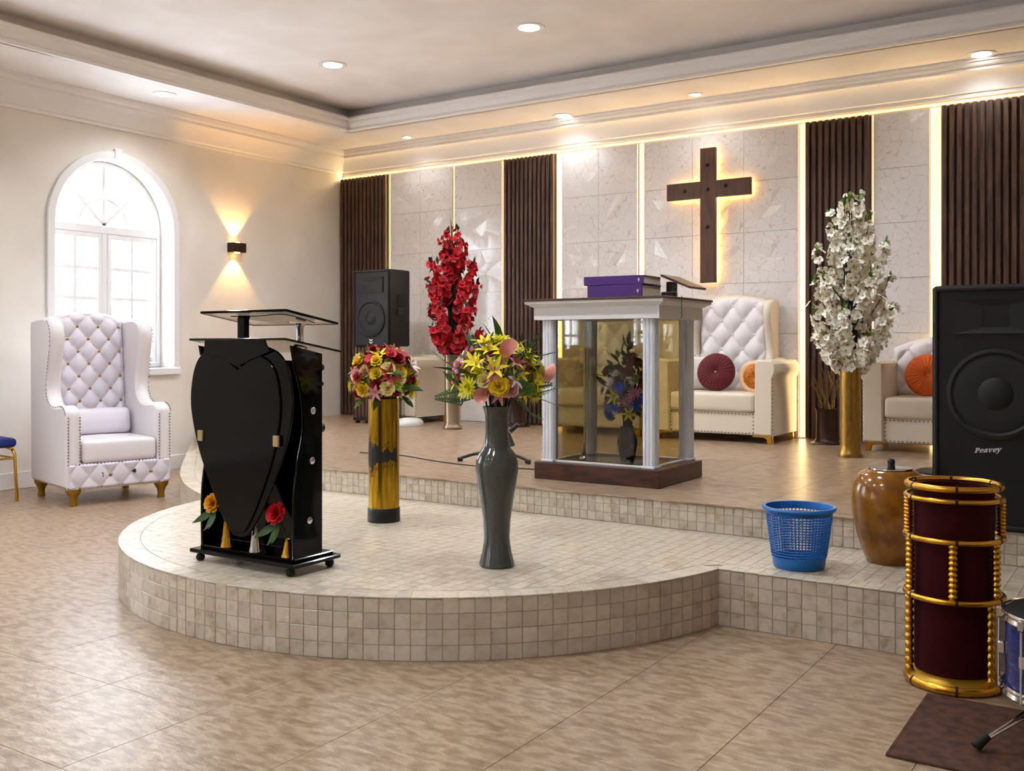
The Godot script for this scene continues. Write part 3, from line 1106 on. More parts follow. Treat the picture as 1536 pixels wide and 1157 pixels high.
# ------------------------------------------------------------------ chairs
# a buttoned panel facing +z: its outline runs from y0 to top(x); returns the places of its buttons
func buttoned(st: SurfaceTool, w: float, y0: float, top: Callable, depth: float, a: float, b: float, z_of: Callable, nu := 44, nv := 64, edge := 0.05) -> Array:
	var fn := func(u: float, v: float) -> Vector3:
		var x := (u - 0.5) * w
		var y: float = lerpf(y0, top.call(x), v)
		var e := minf(1.0, minf(minf(u, 1 - u) * w / edge, minf(v, 1 - v) * (top.call(x) - y0) / edge))
		return Vector3(x, y, z_of.call(y) + depth * tuft(x, y - y0, a, b) * sqrt(e) - 0.03 * (1.0 - sqrt(e)))
	grid(st, nu, nv, fn)
	var spots := []
	var n := int(w / a) + 2
	for i in range(-n * 2, n * 2 + 1):
		for j in range(0, int(2.0 / b) + 2):
			if (i + j) % 2 != 0:
				continue
			var x := i * a / 2
			var y := y0 + j * b / 2
			if absf(x) < w / 2 - 0.03 and y > y0 + 0.04 and y < top.call(x) - 0.04:
				spots.append(Vector3(x, y, z_of.call(y) + 0.004))
	return spots

func studs(st: SurfaceTool, a: Vector3, b: Vector3, gap: float, out: Vector3, r := 0.0065) -> void:
	var n := maxi(1, int(a.distance_to(b) / gap))
	for i in n + 1:
		lathe(st, [Vector2(r, 0), Vector2(r * 0.75, r * 0.5), Vector2(0, r * 0.7)], 6, Transform3D(along(out), a.lerp(b, float(i) / n)))

func stud_line(st: SurfaceTool, pts: Array, gap: float, out: Vector3) -> void:
	for i in pts.size() - 1:
		studs(st, pts[i], pts[i + 1], gap, out)

var button_mesh: Mesh

func buttons(parent: Node, spots: Array, m: Material, b := Basis()) -> void:
	if button_mesh == null:
		button_mesh = to_mesh(turned([Vector2(0.0125, 0), Vector2(0.012, 0.005), Vector2(0.007, 0.009), Vector2(0, 0.0105)], 10))
	for p: Vector3 in spots:
		part(parent, "button", button_mesh, m, Transform3D(b * Basis(Vector3.RIGHT, PI / 2), p))

func wing_chair() -> void:
	var t := thing("wing_armchair", "white leather wing armchair with lilac buttoned back and gold feet", "armchair", Vector3(-7.06, 0, -4.795), 1.33)
	var side := smooth_curve([Vector2(0.405, 0.13), Vector2(0.405, 0.4), Vector2(0.405, 0.64), Vector2(0.395, 0.705), Vector2(0.35, 0.74), Vector2(0.28, 0.748), Vector2(0.16, 0.735), Vector2(0.06, 0.755), Vector2(0.0, 0.81), Vector2(-0.02, 0.9), Vector2(0.015, 1.05), Vector2(0.055, 1.2), Vector2(0.06, 1.3), Vector2(0.02, 1.375), Vector2(-0.06, 1.41), Vector2(-0.2, 1.415), Vector2(-0.4, 1.4)], 3)
	side.append(Vector2(-0.43, 1.35))
	side.append(Vector2(-0.4, 0.13))
	for s: float in [-1.0, 1.0]:
		var st := mk()
		along_x(st, side, s * 0.345 - 0.055, s * 0.345 + 0.055, 0.022)
		part(t, "wing_arm", st, M.leather_white)
	var st := mk()
	pad(st, Vector3(0, 0.215, 0.0), Vector3(0.66, 0.19, 0.78), 0.012)
	part(t, "base", st, M.leather_white)
	st = mk()
	var flat_top := func(_x: float) -> float: return 0.318
	var spots := buttoned(st, 0.78, 0.125, flat_top, 0.018, 0.156, 0.193, func(_y): return 0.402, 70, 24, 0.012)
	var apron := part(t, "front_apron", st, M.leather_lilac)
	buttons(apron, [Vector3(-0.312, 0.2215, 0.408), Vector3(-0.078, 0.2215, 0.408), Vector3(0.234, 0.2215, 0.408)], M.gold_satin)
	for k: Array in [[Vector3(-0.15, 0.225, 0.418), 0.018], [Vector3(0.1, 0.235, 0.418), 0.015]]:
		st = mk()
		var hole := []
		for i in 11:
			var a := TAU * i / 11
			var r: float = k[1] * (0.6 + 0.55 * absf(sin(i * 2.3)))
			hole.append(Vector2(cos(a) * r * 1.2, sin(a) * r))
		prism(st, hole, -0.002, 0.001, Transform3D(Basis(), k[0]))
		part(apron, "tear", st, M.tear)
	# arched, buttoned back
	var top := func(x: float) -> float: return 1.40 + 0.065 * (1.0 - pow(x / 0.3, 2))
	st = mk()
	spots = buttoned(st, 0.585, 0.45, top, 0.04, 0.165, 0.2, func(y): return -0.2 - (y - 0.45) * 0.1, 56, 96)
	var back := part(t, "buttoned_back", st, M.leather_lilac)
	buttons(back, spots, M.gold_satin)
	st = mk()
	var shell := [Vector2(-0.3, 0.15), Vector2(0.3, 0.15)]
	for i in 13:
		var x := 0.3 - 0.6 * i / 12
		shell.append(Vector2(x, top.call(x) + 0.01))
	prism(st, shell, -0.43, -0.3, Transform3D(), 0.02)
	part(t, "back_shell", st, M.leather_white)
	st = mk()
	pad(st, Vector3(0, 0.4, 0.095), Vector3(0.565, 0.165, 0.62), 0.03, Vector3(0.0, 0.012, 0.006))
	part(t, "seat_cushion", st, M.leather_white)
	st = mk()
	for s: float in [-1.0, 1.0]:
		for x: float in [s * 0.29 + s * 0.012, s * 0.4 - s * 0.014]:
			stud_line(st, [Vector3(x, 0.34, 0.406), Vector3(x, 0.66, 0.406)], 0.022, Vector3.BACK)
		var rim := []
		for i in range(8, side.size() - 10):
			rim.append(Vector3(s * 0.4005, side[i].y - 0.006, side[i].x - 0.016))
		stud_line(st, rim, 0.024, Vector3(s, 0, 0))
	stud_line(st, [Vector3(-0.385, 0.14, 0.402), Vector3(0.385, 0.14, 0.402)], 0.026, Vector3.BACK)
	stud_line(st, [Vector3(-0.385, 0.312, 0.402), Vector3(0.385, 0.312, 0.402)], 0.026, Vector3.BACK)
	stuff(t, "nail_heads", st, M.bronze)
	for p: Vector2 in [Vector2(-0.335, 0.36), Vector2(0.335, 0.36), Vector2(-0.335, -0.35), Vector2(0.335, -0.35)]:
		st = mk()
		lathe(st, [Vector2(0, 0), Vector2(0.03, 0.0), Vector2(0.032, 0.012), Vector2(0.027, 0.04), Vector2(0.034, 0.07), Vector2(0.055, 0.1), Vector2(0.06, 0.112), Vector2(0.06, 0.132), Vector2(0, 0.132)], 4, Transform3D(Basis(Vector3.UP, PI / 4), Vector3(p.x, 0, p.y)))
		part(t, "foot", st, M.gold_paint)
	# loose lumbar pillow leaning on the back
	st = mk()
	pad(st, Vector3.ZERO, Vector3(0.53, 0.21, 0.1), 0.045, Vector3(0.0, 0.0, 0.03), Basis(Vector3.RIGHT, -0.14))
	var q := t.transform * Vector3(0.0, 0.592, -0.095)
	solo("lumbar_pillow", "plain pale lilac pillow lying in the white wing armchair", "pillow", st, M.leather_lilac, q, 1.33)

func bracket_leg(s: float, f: float) -> SurfaceTool:
	var st := mk()
	prism(st, [Vector2(0, 0), Vector2(0.035, 0), Vector2(0.035, 0.07), Vector2(-0.13, 0.07), Vector2(-0.13, 0.055), Vector2(-0.03, 0.05), Vector2(-0.008, 0.035)], -0.022, 0.022, Transform3D(Basis(Vector3(s, 0, 0), Vector3.UP, Vector3(0, 0, s)), Vector3(0, 0, f)), 0.003)
	return st

# cream sofa chair; back: 0 plain low, 1 tall buttoned with wings, 2 low buttoned
func cream_chair(x: float, z: float, w: float, d: float, back: int, label: String, group := "") -> Node3D:
	var t := thing("cream_armchair", label, "armchair", Vector3(x, H2, z), 0.0, group)
	var hw := w / 2
	var st: SurfaceTool
	var arm := [Vector2(-0.085, 0.068), Vector2(0.07, 0.068), Vector2(0.072, 0.54), Vector2(0.088, 0.565), Vector2(0.097, 0.61), Vector2(0.09, 0.655), Vector2(0.062, 0.683), Vector2(0.02, 0.69), Vector2(-0.055, 0.688), Vector2(-0.08, 0.668)]
	var nails := mk()
	for s: float in [-1.0, 1.0]:
		st = mk()
		prism(st, arm, -d / 2, d / 2, Transform3D(Basis(Vector3(s, 0, 0), Vector3.UP, Vector3(0, 0, s)), Vector3(s * (hw - 0.09), 0, 0)), 0.014)
		part(t, "arm", st, M.leather_cream)
		var xs := s * (hw - 0.02)
		stud_line(nails, [Vector3(xs, 0.09, d / 2 - 0.004), Vector3(xs, 0.53, d / 2 - 0.004)], 0.03, Vector3.BACK)
		xs = s * (hw - 0.185)
		stud_line(nails, [Vector3(xs, 0.09, d / 2 - 0.01), Vector3(xs, 0.245, d / 2 - 0.01)], 0.03, Vector3.BACK)
	st = mk()
	pad(st, Vector3(0, 0.16, -0.01), Vector3(w - 0.34, 0.185, d - 0.03), 0.012)
	part(t, "base", st, M.leather_cream)
	stud_line(nails, [Vector3(-hw + 0.19, 0.082, d / 2 - 0.022), Vector3(hw - 0.19, 0.082, d / 2 - 0.022)], 0.03, Vector3.BACK)
	stud_line(nails, [Vector3(-hw + 0.19, 0.24, d / 2 - 0.022), Vector3(hw - 0.19, 0.24, d / 2 - 0.022)], 0.03, Vector3.BACK)
	stuff(t, "nail_heads", nails, M.bronze)
	st = mk()
	pad(st, Vector3(0, 0.333, 0.055), Vector3(w - 0.355, 0.155, d - 0.11), 0.03, Vector3(0, 0.012, 0.006))
	part(t, "seat_cushion", st, M.leather_cream)
	st = mk()
	pad(st, Vector3(0, 0.39, -d / 2 + 0.06), Vector3(w - 0.2, 0.62, 0.12), 0.035, Vector3(0, 0.01, 0.02))
	part(t, "back_frame", st, M.leather_cream)
	if back == 1:
		var bw := 0.62
		var top := func(xx: float) -> float: return 1.185 + 0.055 * (1.0 - pow(xx / 0.31, 2))
		st = mk()
		var spots := buttoned(st, bw, 0.4, top, 0.045, 0.2, 0.25, func(y): return -d / 2 + 0.15 - (y - 0.4) * 0.05, 48, 64)
		var bk := part(t, "buttoned_back", st, M.leather_white)
		buttons(bk, spots, M.leather_white)
		st = mk()
		var shell := [Vector2(-0.32, 0.3), Vector2(0.32, 0.3)]
		for i in 11:
			var xx := 0.32 - 0.64 * i / 10
			shell.append(Vector2(xx, top.call(xx) + 0.01))
		prism(st, shell, -d / 2 - 0.0, -d / 2 + 0.09, Transform3D(), 0.015)
		part(t, "back_shell", st, M.leather_cream)
		for s: float in [-1.0, 1.0]:
			st = mk()
			var wing := smooth_curve([Vector2(-d / 2, 0.62), Vector2(-d / 2 + 0.2, 0.63), Vector2(-d / 2 + 0.17, 0.75), Vector2(-d / 2 + 0.21, 0.93), Vector2(-d / 2 + 0.25, 1.06), Vector2(-d / 2 + 0.23, 1.16), Vector2(-d / 2 + 0.15, 1.2), Vector2(-d / 2, 1.205)], 4)
			along_x(st, wing, s * 0.345 - 0.033, s * 0.345 + 0.033, 0.012)
			part(t, "wing", st, M.leather_cream)
	elif back == 2:
		var top := func(xx: float) -> float: return 0.78 + 0.1 * (1.0 - pow(xx / (hw - 0.12), 2))
		st = mk()
		var spots := buttoned(st, w - 0.26, 0.4, top, 0.045, 0.2, 0.25, func(y): return -d / 2 + 0.16 - (y - 0.4) * 0.08, 64, 40)
		var bk := part(t, "buttoned_back", st, M.leather_white)
		buttons(bk, spots, M.leather_white)
		st = mk()
		var shell := [Vector2(-hw + 0.13, 0.3), Vector2(hw - 0.13, 0.3)]
		for i in 11:
			var xx := (hw - 0.13) * (1.0 - i / 5.0)
			shell.append(Vector2(xx, top.call(xx) + 0.005))
		prism(st, shell, -d / 2, -d / 2 + 0.1, Transform3D(), 0.015)
		part(t, "back_shell", st, M.leather_cream)
	for s: float in [-1.0, 1.0]:
		for f: float in [-1.0, 1.0]:
			part(t, "foot", bracket_leg(s, f * (d / 2 - 0.05)), M.gold, Transform3D(Basis(), Vector3(s * (hw - 0.07), 0, 0)))
	return t

# round pleated cushion with a middle button, standing on its rim and facing +z
func round_cushion(called: String, label: String, r: float, th: float, m: Material, at: Vector3, turn: float, lean: float, sequin := false) -> void:
	var t := thing(called, label, "cushion", at, turn)
	var st := mk()
	var fn := func(u: float, v: float) -> Vector3:
		var a := TAU * u
		var k := v * PI
		var rr := r * pow(sin(k), 0.75)
		var y := th * 0.5 * cos(k)
		var dip := 1.0 - 0.75 * exp(-pow(rr / (r * 0.16), 2))
		var pleat := 1.0 + (0.0 if sequin else 0.045 * sin(a * 26) * smoothstep(0.1, 0.5, rr / r))
		return Basis(Vector3.RIGHT, -lean) * Vector3(rr * cos(a), rr * sin(a), y * dip * pleat) + Vector3(0, r, 0)
	grid(st, 156, 22, fn, true)
	part(t, "cover", st, m)
	if sequin:
		st = mk()
		torus(st, Vector3.ZERO, r * 0.93, th * 0.3, 40, 10)
		part(t, "fur_edge", st, M.fur_peach, Transform3D(Basis(Vector3.RIGHT, PI / 2 - lean), Vector3(0, r, 0)))
	else:
		st = mk()
		lathe(st, [Vector2(0, 0), Vector2(0.014, 0.002), Vector2(0.012, 0.008), Vector2(0, 0.011)], 12, Transform3D(Basis(Vector3.RIGHT, -lean) * Basis(Vector3.RIGHT, PI / 2), Vector3(0, r, 0) + Basis(Vector3.RIGHT, -lean) * Vector3(0, 0, th * 0.13)))
		part(t, "button", st, M.pages)

func blue_chair() -> void:
	var t := thing("banquet_chair", "gold framed chair with a blue seat beside the white wing armchair", "chair", Vector3(-7.62, 0, -4.12), 1.45)
	var st := mk()
	pad(st, Vector3(0, 0.45, 0), Vector3(0.42, 0.07, 0.42), 0.03, Vector3(0, 0.008, 0))
	part(t, "seat", st, M.blue_cloth)
	st = mk()
	pad(st, Vector3(0, 0.77, -0.235), Vector3(0.38, 0.36, 0.045), 0.02, Vector3(0, 0, 0.01), Basis(Vector3.RIGHT, -0.12))
	part(t, "backrest", st, M.blue_cloth)
	for s: float in [-1.0, 1.0]:
		st = mk()
		tube(st, [Vector3(s * 0.2, 0.0, 0.22), Vector3(s * 0.195, 0.36, 0.19), Vector3(s * 0.185, 0.4, 0.17), Vector3(s * 0.17, 0.412, 0.1)], 0.013, 8)
		part(t, "leg", st, M.gold)
		st = mk()
		tube(st, [Vector3(s * 0.2, 0.0, -0.26), Vector3(s * 0.2, 0.42, -0.19), Vector3(s * 0.2, 0.6, -0.215), Vector3(s * 0.2, 0.93, -0.265)], 0.013, 8)
		part(t, "leg", st, M.gold)
	st = mk()
	tube(st, [Vector3(-0.197, 0.33, 0.19), Vector3(0.197, 0.33, 0.19)], 0.009, 6)
	tube(st, [Vector3(-0.2, 0.93, -0.265), Vector3(0, 0.965, -0.272), Vector3(0.2, 0.93, -0.265)], 0.013, 8)
	for s: float in [-1.0, 1.0]:
		tube(st, [Vector3(s * 0.195, 0.33, 0.19), Vector3(s * 0.2, 0.33, -0.2)], 0.009, 6)
		tube(st, [Vector3(s * 0.17, 0.412, 0.19), Vector3(s * 0.17, 0.412, -0.19)], 0.011, 6)
	part(t, "stretcher", st, M.gold)

func build_furniture() -> void:
	wing_chair()
	blue_chair()
	cream_chair(-3.2, -8.215, 1.1, 0.64, 1, "cream leather armchair with tall white buttoned back and a maroon cushion")
	cream_chair(-4.36, -8.215, 1.06, 0.64, 1, "cream leather armchair with tall white back seen through the glass table")
	cream_chair(-1.42, -8.17, 1.1, 0.64, 2, "cream leather armchair with an orange cushion behind the large speaker")
	cream_chair(-6.82, -8.24, 0.84, 0.56, 0, "low cream leather armchair with gold feet beside red flowers")
	round_cushion("round_cushion", "round maroon velvet cushion on cream armchair", 0.165, 0.13, M.velvet_red, Vector3(-3.22, H2 + 0.413, -8.07), 0.1, 0.2)
	round_cushion("sequin_cushion", "small round orange sequin cushion with pale fur edge", 0.125, 0.1, M.sequin, Vector3(-2.9, H2 + 0.413, -8.16), 0.35, 0.16, true)
	round_cushion("round_cushion", "round orange pleated velvet cushion on cream armchair", 0.165, 0.13, M.velvet_orange, Vector3(-1.53, H2 + 0.413, -8.12), 0.2, 0.2)
	# white cushion with a shaggy edge
	var t := thing("fringed_cushion", "white cushion with shaggy fringe behind the maroon cushion", "cushion", Vector3(-3.42, H2 + 0.413, -8.2), 0.4)
	var st := mk()
	pad(st, Vector3(0, 0.15, 0), Vector3(0.26, 0.29, 0.09), 0.04, Vector3(0, 0, 0.02), Basis(Vector3.RIGHT, -0.2))
	part(t, "cover", st, M.fur)
	st = mk()
	for i in 130:
		var k := rng.randf() * 4.0
		var e := fmod(k, 1.0) - 0.5
		var p: Vector3 = [Vector3(0.125, e * 0.28, 0), Vector3(-0.125, e * 0.28, 0), Vector3(e * 0.25, 0.14, 0), Vector3(0.125, e * 0.28, 0.02)][int(k)]
		var o: Vector3 = [Vector3(1, 0, 0), Vector3(-1, 0, 0), Vector3(0, 1, 0), Vector3(1, 0, 0.6)][int(k)]
		var d := (o + Vector3(rng.randf_range(-0.5, 0.5), rng.randf_range(-0.6, 0.4), rng.randf_range(-0.6, 0.6))).normalized()
		p = Basis(Vector3.RIGHT, -0.2) * p + Vector3(0, 0.15, 0)
		tube(st, [p, p + d * 0.02, p + d * 0.038 + Vector3(0, -0.006, 0)], [0.005, 0.005, 0.002], 4)
	stuff(t, "fringe", st, M.fur)

# ------------------------------------------------------------------ glass table, lectern, speakers and stands
func glass_table() -> void:
	var t := thing("glass_communion_table", "white pillared communion table with amber glass and dark wooden base", "table", Vector3(-2.795, H2, -5.43))
	var st := mk()
	box(st, Vector3(0, 0.052, 0), Vector3(0.83, 0.104, 0.62), 0.004)
	part(t, "base", st, M.wood_dark)
	for sx: float in [-1.0, 1.0]:
		for sz: float in [-1.0, 1.0]:
			st = mk()
			var c := Vector3(sx * 0.335, 0.533, sz * 0.25)
			box(st, c, Vector3(0.07, 0.858, 0.07), 0.003)
			for k: float in [-0.022, 0.0, 0.022]:
				box(st, c + Vector3(k, 0, 0.036), Vector3(0.013, 0.858, 0.006), 0.002)
				box(st, c + Vector3(0.036, 0, k), Vector3(0.006, 0.858, 0.013), 0.002)
			box(st, Vector3(c.x, 0.112, c.z), Vector3(0.084, 0.016, 0.084), 0.003)
			part(t, "pillar", st, M.paint_grey)
	st = mk()
	box(st, Vector3(0, 0.109, 0.25), Vector3(0.6, 0.012, 0.02), 0.002)
	box(st, Vector3(0.335, 0.109, 0), Vector3(0.02, 0.012, 0.43), 0.002)
	box(st, Vector3(-0.335, 0.109, 0), Vector3(0.02, 0.012, 0.43), 0.002)
	box(st, Vector3(0, 0.109, -0.25), Vector3(0.6, 0.012, 0.02), 0.002)
	part(t, "glazing_bead", st, M.paint_white)
	for s: float in [-1.0, 1.0]:
		part(t, "glass_pane", boxed(Vector3(0, 0.54, s * 0.25), Vector3(0.6, 0.845, 0.005)), M.smoked_glass if s > 0 else M.amber_glass)
	part(t, "glass_pane", boxed(Vector3(-0.335, 0.54, 0), Vector3(0.005, 0.845, 0.43)), M.amber_glass)
	# top: deep frieze, stepped cornice and a thin wooden board
	var top := setting_part(t, "top")
	var prof := [Vector2(0, 0.962), Vector2(0.0, 1.035), Vector2(0.012, 1.04), Vector2(0.03, 1.052), Vector2(0.042, 1.058), Vector2(0.042, 1.072)]
	st = mk()
	for i in prof.size() - 1:
		var a: Vector2 = prof[i]
		var b: Vector2 = prof[i + 1]
		var ca := [Vector3(-0.415 - a.x, a.y, 0.31 + a.x), Vector3(0.415 + a.x, a.y, 0.31 + a.x), Vector3(0.415 + a.x, a.y, -0.31 - a.x), Vector3(-0.415 - a.x, a.y, -0.31 - a.x)]
		var cb := [Vector3(-0.415 - b.x, b.y, 0.31 + b.x), Vector3(0.415 + b.x, b.y, 0.31 + b.x), Vector3(0.415 + b.x, b.y, -0.31 - b.x), Vector3(-0.415 - b.x, b.y, -0.31 - b.x)]
		st.set_smooth_group(-1)
		for k in 4:
			quad(st, ca[k], ca[(k + 1) % 4], cb[(k + 1) % 4], cb[k])
		if i == 0:
			quad(st, ca[0], ca[3], ca[2], ca[1])
	part(top, "frieze", st, M.paint_white)
	part(top, "board", boxed(Vector3(0, 1.079, 0), Vector3(0.93, 0.014, 0.72), 0.003), M.wood_dark)
	var by := H2 + 1.087
	# books and a small stand
	for i in 2:
		var b := thing("purple_book", ["thick purple hardback book lying flat on the communion table", "thinner purple hardback book lying on top of another"][i], "book", Vector3(-2.7, by + i * 0.076, -5.32), [0.0, 0.03][i])
		var th: float = [0.075, 0.052][i]
		var w: float = [0.36, 0.385][i]
		var ox: float = [0.0, -0.012][i]
		st = mk()
		box(st, Vector3(ox, 0.003, 0), Vector3(w, 0.006, 0.26), 0.002)
		box(st, Vector3(ox, th - 0.003, 0), Vector3(w, 0.006, 0.26), 0.002)
		box(st, Vector3(ox, th / 2, 0.127), Vector3(w, th, 0.007), 0.002)
		part(b, "cover", st, M.purple)
		part(b, "pages", boxed(Vector3(ox, th / 2, -0.003), Vector3(w - 0.008, th - 0.012, 0.25)), M.pages)
		st = mk()
		prism(st, [Vector2(-0.006, 0), Vector2(0, -0.014), Vector2(0.006, 0), Vector2(0.004, 0.008), Vector2(-0.004, 0.008)], 0, 0.001, Transform3D(Basis(), Vector3(ox + w / 2 - 0.028, th * 0.5, 0.1306)))
		part(b, "spine_mark", st, M.pages)
	var s := thing("book_stand", "brown wooden book stand with slanted board beside purple books", "book stand", Vector3(-2.4, by, -5.5))
	st = mk()
	box(st, Vector3(0, 0.096, 0), Vector3(0.2, 0.014, 0.25), 0.003, Basis(Vector3.FORWARD, 0.4))
	part(s, "board", st, M.wood_dark)
	st = mk()
	box(st, Vector3(-0.075, 0.05, 0), Vector3(0.03, 0.1, 0.1), 0.003)
	part(s, "support", st, M.wood_dark)
	st = mk()
	box(st, Vector3.ZERO, Vector3(0.085, 0.03, 0.055), 0.006)
	solo("small_black_case", "small black case on communion table beside the book stand", "case", st, M.black, Vector3(-2.4, by + 0.0155, -5.3), 0.15)
	st = mk()
	var cord := []
	for i in 15:
		cord.append(Vector3(0.004 * sin(i * 2.2), -0.009 * i, 0.003 * cos(i * 1.7)))
	cord.append(Vector3(-0.01, -0.13, 0.004))
	tube(st, cord, 0.0022, 5)
	solo("green_cord", "thin green cord hanging from the edge of the communion table", "cord", st, mat(Color(0.1, 0.3, 0.16), 0.6), Vector3(-2.324, by + 0.006, -5.3))

func small_vase(at: Vector3, h: float, m: Material, label: String) -> void:
	var st := mk()
	var prof := []
	for i in 11:
		var t := i / 10.0
		var r := 0.026 * (1.0 - 0.68 * pow(t, 0.8)) + (0.004 if t > 0.95 else 0.0)
		prof.append(Vector2(r * (1.0 + 0.05 * sin(i * 2.6)), h * t))
	prof.push_front(Vector2(0, 0))
	lathe(st, prof, 20, Transform3D(), 1.0, 0.05, 9)
	solo("bud_vase", label, "vase", st, m, at)

func lectern() -> void:
	var t := thing("lectern", "glossy black acrylic lectern with shield front and tilted glass top", "lectern", Vector3(-3.305, H1, -3.045))
	part(t, "base_plate", boxed(Vector3(0, 0.046, 0), Vector3(0.645, 0.018, 0.285), 0.004), M.acrylic)
	part(t, "plinth", boxed(Vector3(0, 0.062, -0.01), Vector3(0.59, 0.014, 0.23), 0.003), M.acrylic)
	for sx: float in [-1.0, 1.0]:
		for sz: float in [-1.0, 1.0]:
			var st := mk()
			lathe(st, [Vector2(0, 0.0), Vector2(0.012, 0.001), Vector2(0.019, 0.009), Vector2(0.02, 0.02), Vector2(0.014, 0.03), Vector2(0.01, 0.037), Vector2(0, 0.037)], 14, Transform3D(Basis(), Vector3(sx * 0.28, 0, sz * 0.115)))
			part(t, "caster", st, M.rubber)
	# side panels with a waved front edge
	for s: float in [-1.0, 1.0]:
		var st := mk()
		var p := smooth_curve([Vector2(0.105, 0.069), Vector2(0.105, 0.3), Vector2(0.085, 0.45), Vector2(0.05, 0.6), Vector2(0.06, 0.75), Vector2(0.1, 0.87), Vector2(0.12, 0.955)], 5)
		p.append(Vector2(-0.06, 0.92))
		p.append(Vector2(-0.06, 0.069))
		along_x(st, p, s * 0.285 - 0.007, s * 0.285 + 0.007, 0.002)
		part(t, "side_panel", st, M.acrylic)
	part(t, "back_panel", boxed(Vector3(0, 0.48, -0.05), Vector3(0.555, 0.82, 0.01), 0.002), M.acrylic)
	# bowed shield with a pointed foot
	var st := mk()
	var outline := smooth_curve([Vector2(0.0, 0.135), Vector2(0.05, 0.15), Vector2(0.12, 0.235), Vector2(0.2, 0.37), Vector2(0.268, 0.51), Vector2(0.31, 0.65), Vector2(0.316, 0.75), Vector2(0.29, 0.86), Vector2(0.235, 0.925), Vector2(0.15, 0.955)], 5)
	var full := []
	for v: Vector2 in outline:
		full.append(v)
	full.append_array([Vector2(0.1, 0.94), Vector2(0.05, 0.91), Vector2(0.0, 0.885), Vector2(-0.05, 0.91), Vector2(-0.1, 0.94)])
	for i in range(outline.size() - 1, 0, -1):
		full.append(Vector2(-outline[i].x, outline[i].y))
	prism(st, full, 0.128, 0.14, Transform3D(), 0.003)
	part(t, "shield_panel", st, M.acrylic)
	# second, narrower layer and collar
	st = mk()
	var inner := []
	for v in full:
		inner.append(Vector2(v.x * 0.8, 0.16 + (v.y - 0.14) * 0.93))
	prism(st, inner, 0.14, 0.149, Transform3D(), 0.003)
	part(t, "inner_shield", st, M.acrylic)
	st = mk()
	prism(st, [Vector2(-0.2, 0.985), Vector2(0.17, 0.985), Vector2(0.2, 0.93), Vector2(0.1, 0.9), Vector2(0.0, 0.865), Vector2(-0.1, 0.905), Vector2(-0.21, 0.92)], 0.15, 0.158, Transform3D(), 0.002)
	part(t, "collar", st, M.acrylic)
	for p: Vector2 in [Vector2(-0.235, 0.56), Vector2(0.235, 0.56)]:
		st = mk()
		box(st, Vector3(p.x, p.y, 0.151), Vector3(0.034, 0.046, 0.012), 0.003)
		var plate := part(t, "plate", st, M.brass_plate)
		plate.set_meta("label", "small gold plate")
	for p: Vector2 in [Vector2(0.0, 0.68), Vector2(0.005, 0.47), Vector2(0.02, 0.22)]:
		st = mk()
		lathe(st, [Vector2(0.015, 0), Vector2(0.015, 0.006), Vector2(0.011, 0.009), Vector2(0, 0.009)], 16, Transform3D(Basis(Vector3.FORWARD, PI / 2), Vector3(0.2915, p.y, p.x)))
		part(t, "screw_cap", st, M.chrome)
	for k: Array in [[0.86, 0.03], [0.79, 0.022], [0.6, 0.04]]:
		st = mk()
		lathe(st, [Vector2(0, 0), Vector2(0.009, 0.0), Vector2(0.009, 0.025), Vector2(k[1] * 0.5, 0.028), Vector2(k[1] * 0.5, 0.045), Vector2(0, 0.05)], 12, Transform3D(Basis(Vector3.RIGHT, -PI / 2), Vector3(0.25, k[0], -0.055)))
		part(t, "knob", st, M.black)
	# boards: lower shelf and the glass reading top, both falling to the back
	var tilt := Basis(Vector3.RIGHT, -0.16)
	st = mk()
	box(st, Vector3(0.0, 0.955, -0.005), Vector3(0.6, 0.01, 0.34), 0.003, tilt)
	part(t, "shelf", st, M.acrylic)
	for s: float in [-1.0, 1.0]:
		st = mk()
		if s < 0:
			box(st, Vector3(-0.11, 1.02, 0.02), Vector3(0.05, 0.125, 0.03), 0.004)
			part(t, "post", st, M.acrylic)
		else:
			lathe(st, [Vector2(0.03, 0.94), Vector2(0.03, 0.95), Vector2(0.015, 0.96), Vector2(0.015, 1.03), Vector2(0.024, 1.05), Vector2(0, 1.05)], 16, Transform3D(Basis(), Vector3(0.19, 0, -0.03)))
			part(t, "post", st, M.chrome)
	st = mk()
	box(st, Vector3(0.03, 1.075, 0.0), Vector3(0.52, 0.008, 0.3), 0.002, tilt)
	part(t, "glass_top", st, M.clear_glass)
	st = mk()
	for s: float in [-1.0, 1.0]:
		box(st, Vector3(0.03, 1.075, 0) + tilt * Vector3(0, 0.0, s * 0.152), Vector3(0.53, 0.011, 0.008), 0.001, tilt)
		box(st, Vector3(0.03 + s * 0.262, 1.075, 0), Vector3(0.008, 0.011, 0.3), 0.001, tilt)
	part(t, "edge_band", st, M.acrylic)
	st = mk()
	prism(st, smooth_curve([Vector2(-0.12, 0.11), Vector2(0.05, 0.1), Vector2(0.22, 0.12), Vector2(0.2, -0.08), Vector2(0.1, -0.02), Vector2(0.0, -0.1), Vector2(-0.12, 0.11)], 4).slice(0, 23), 0, 0.004, Transform3D(tilt * Basis(Vector3.RIGHT, PI / 2), Vector3(0.03, 1.067, 0)))
	part(t, "mount_plate", st, M.acrylic)
	# little vases standing on the foot of the lectern
	var y := H1 + 0.07
	small_vase(Vector3(-3.455, y, -2.965), 0.13, M.gold, "small gold bud vase under the left of the lectern shield")
	small_vase(Vector3(-3.27, y, -2.962), 0.135, M.chrome, "small silver bud vase under the point of the lectern shield")
	small_vase(Vector3(-3.075, y, -2.962), 0.075, M.gold, "shortest gold bud vase at the lectern foot, below the red flower")

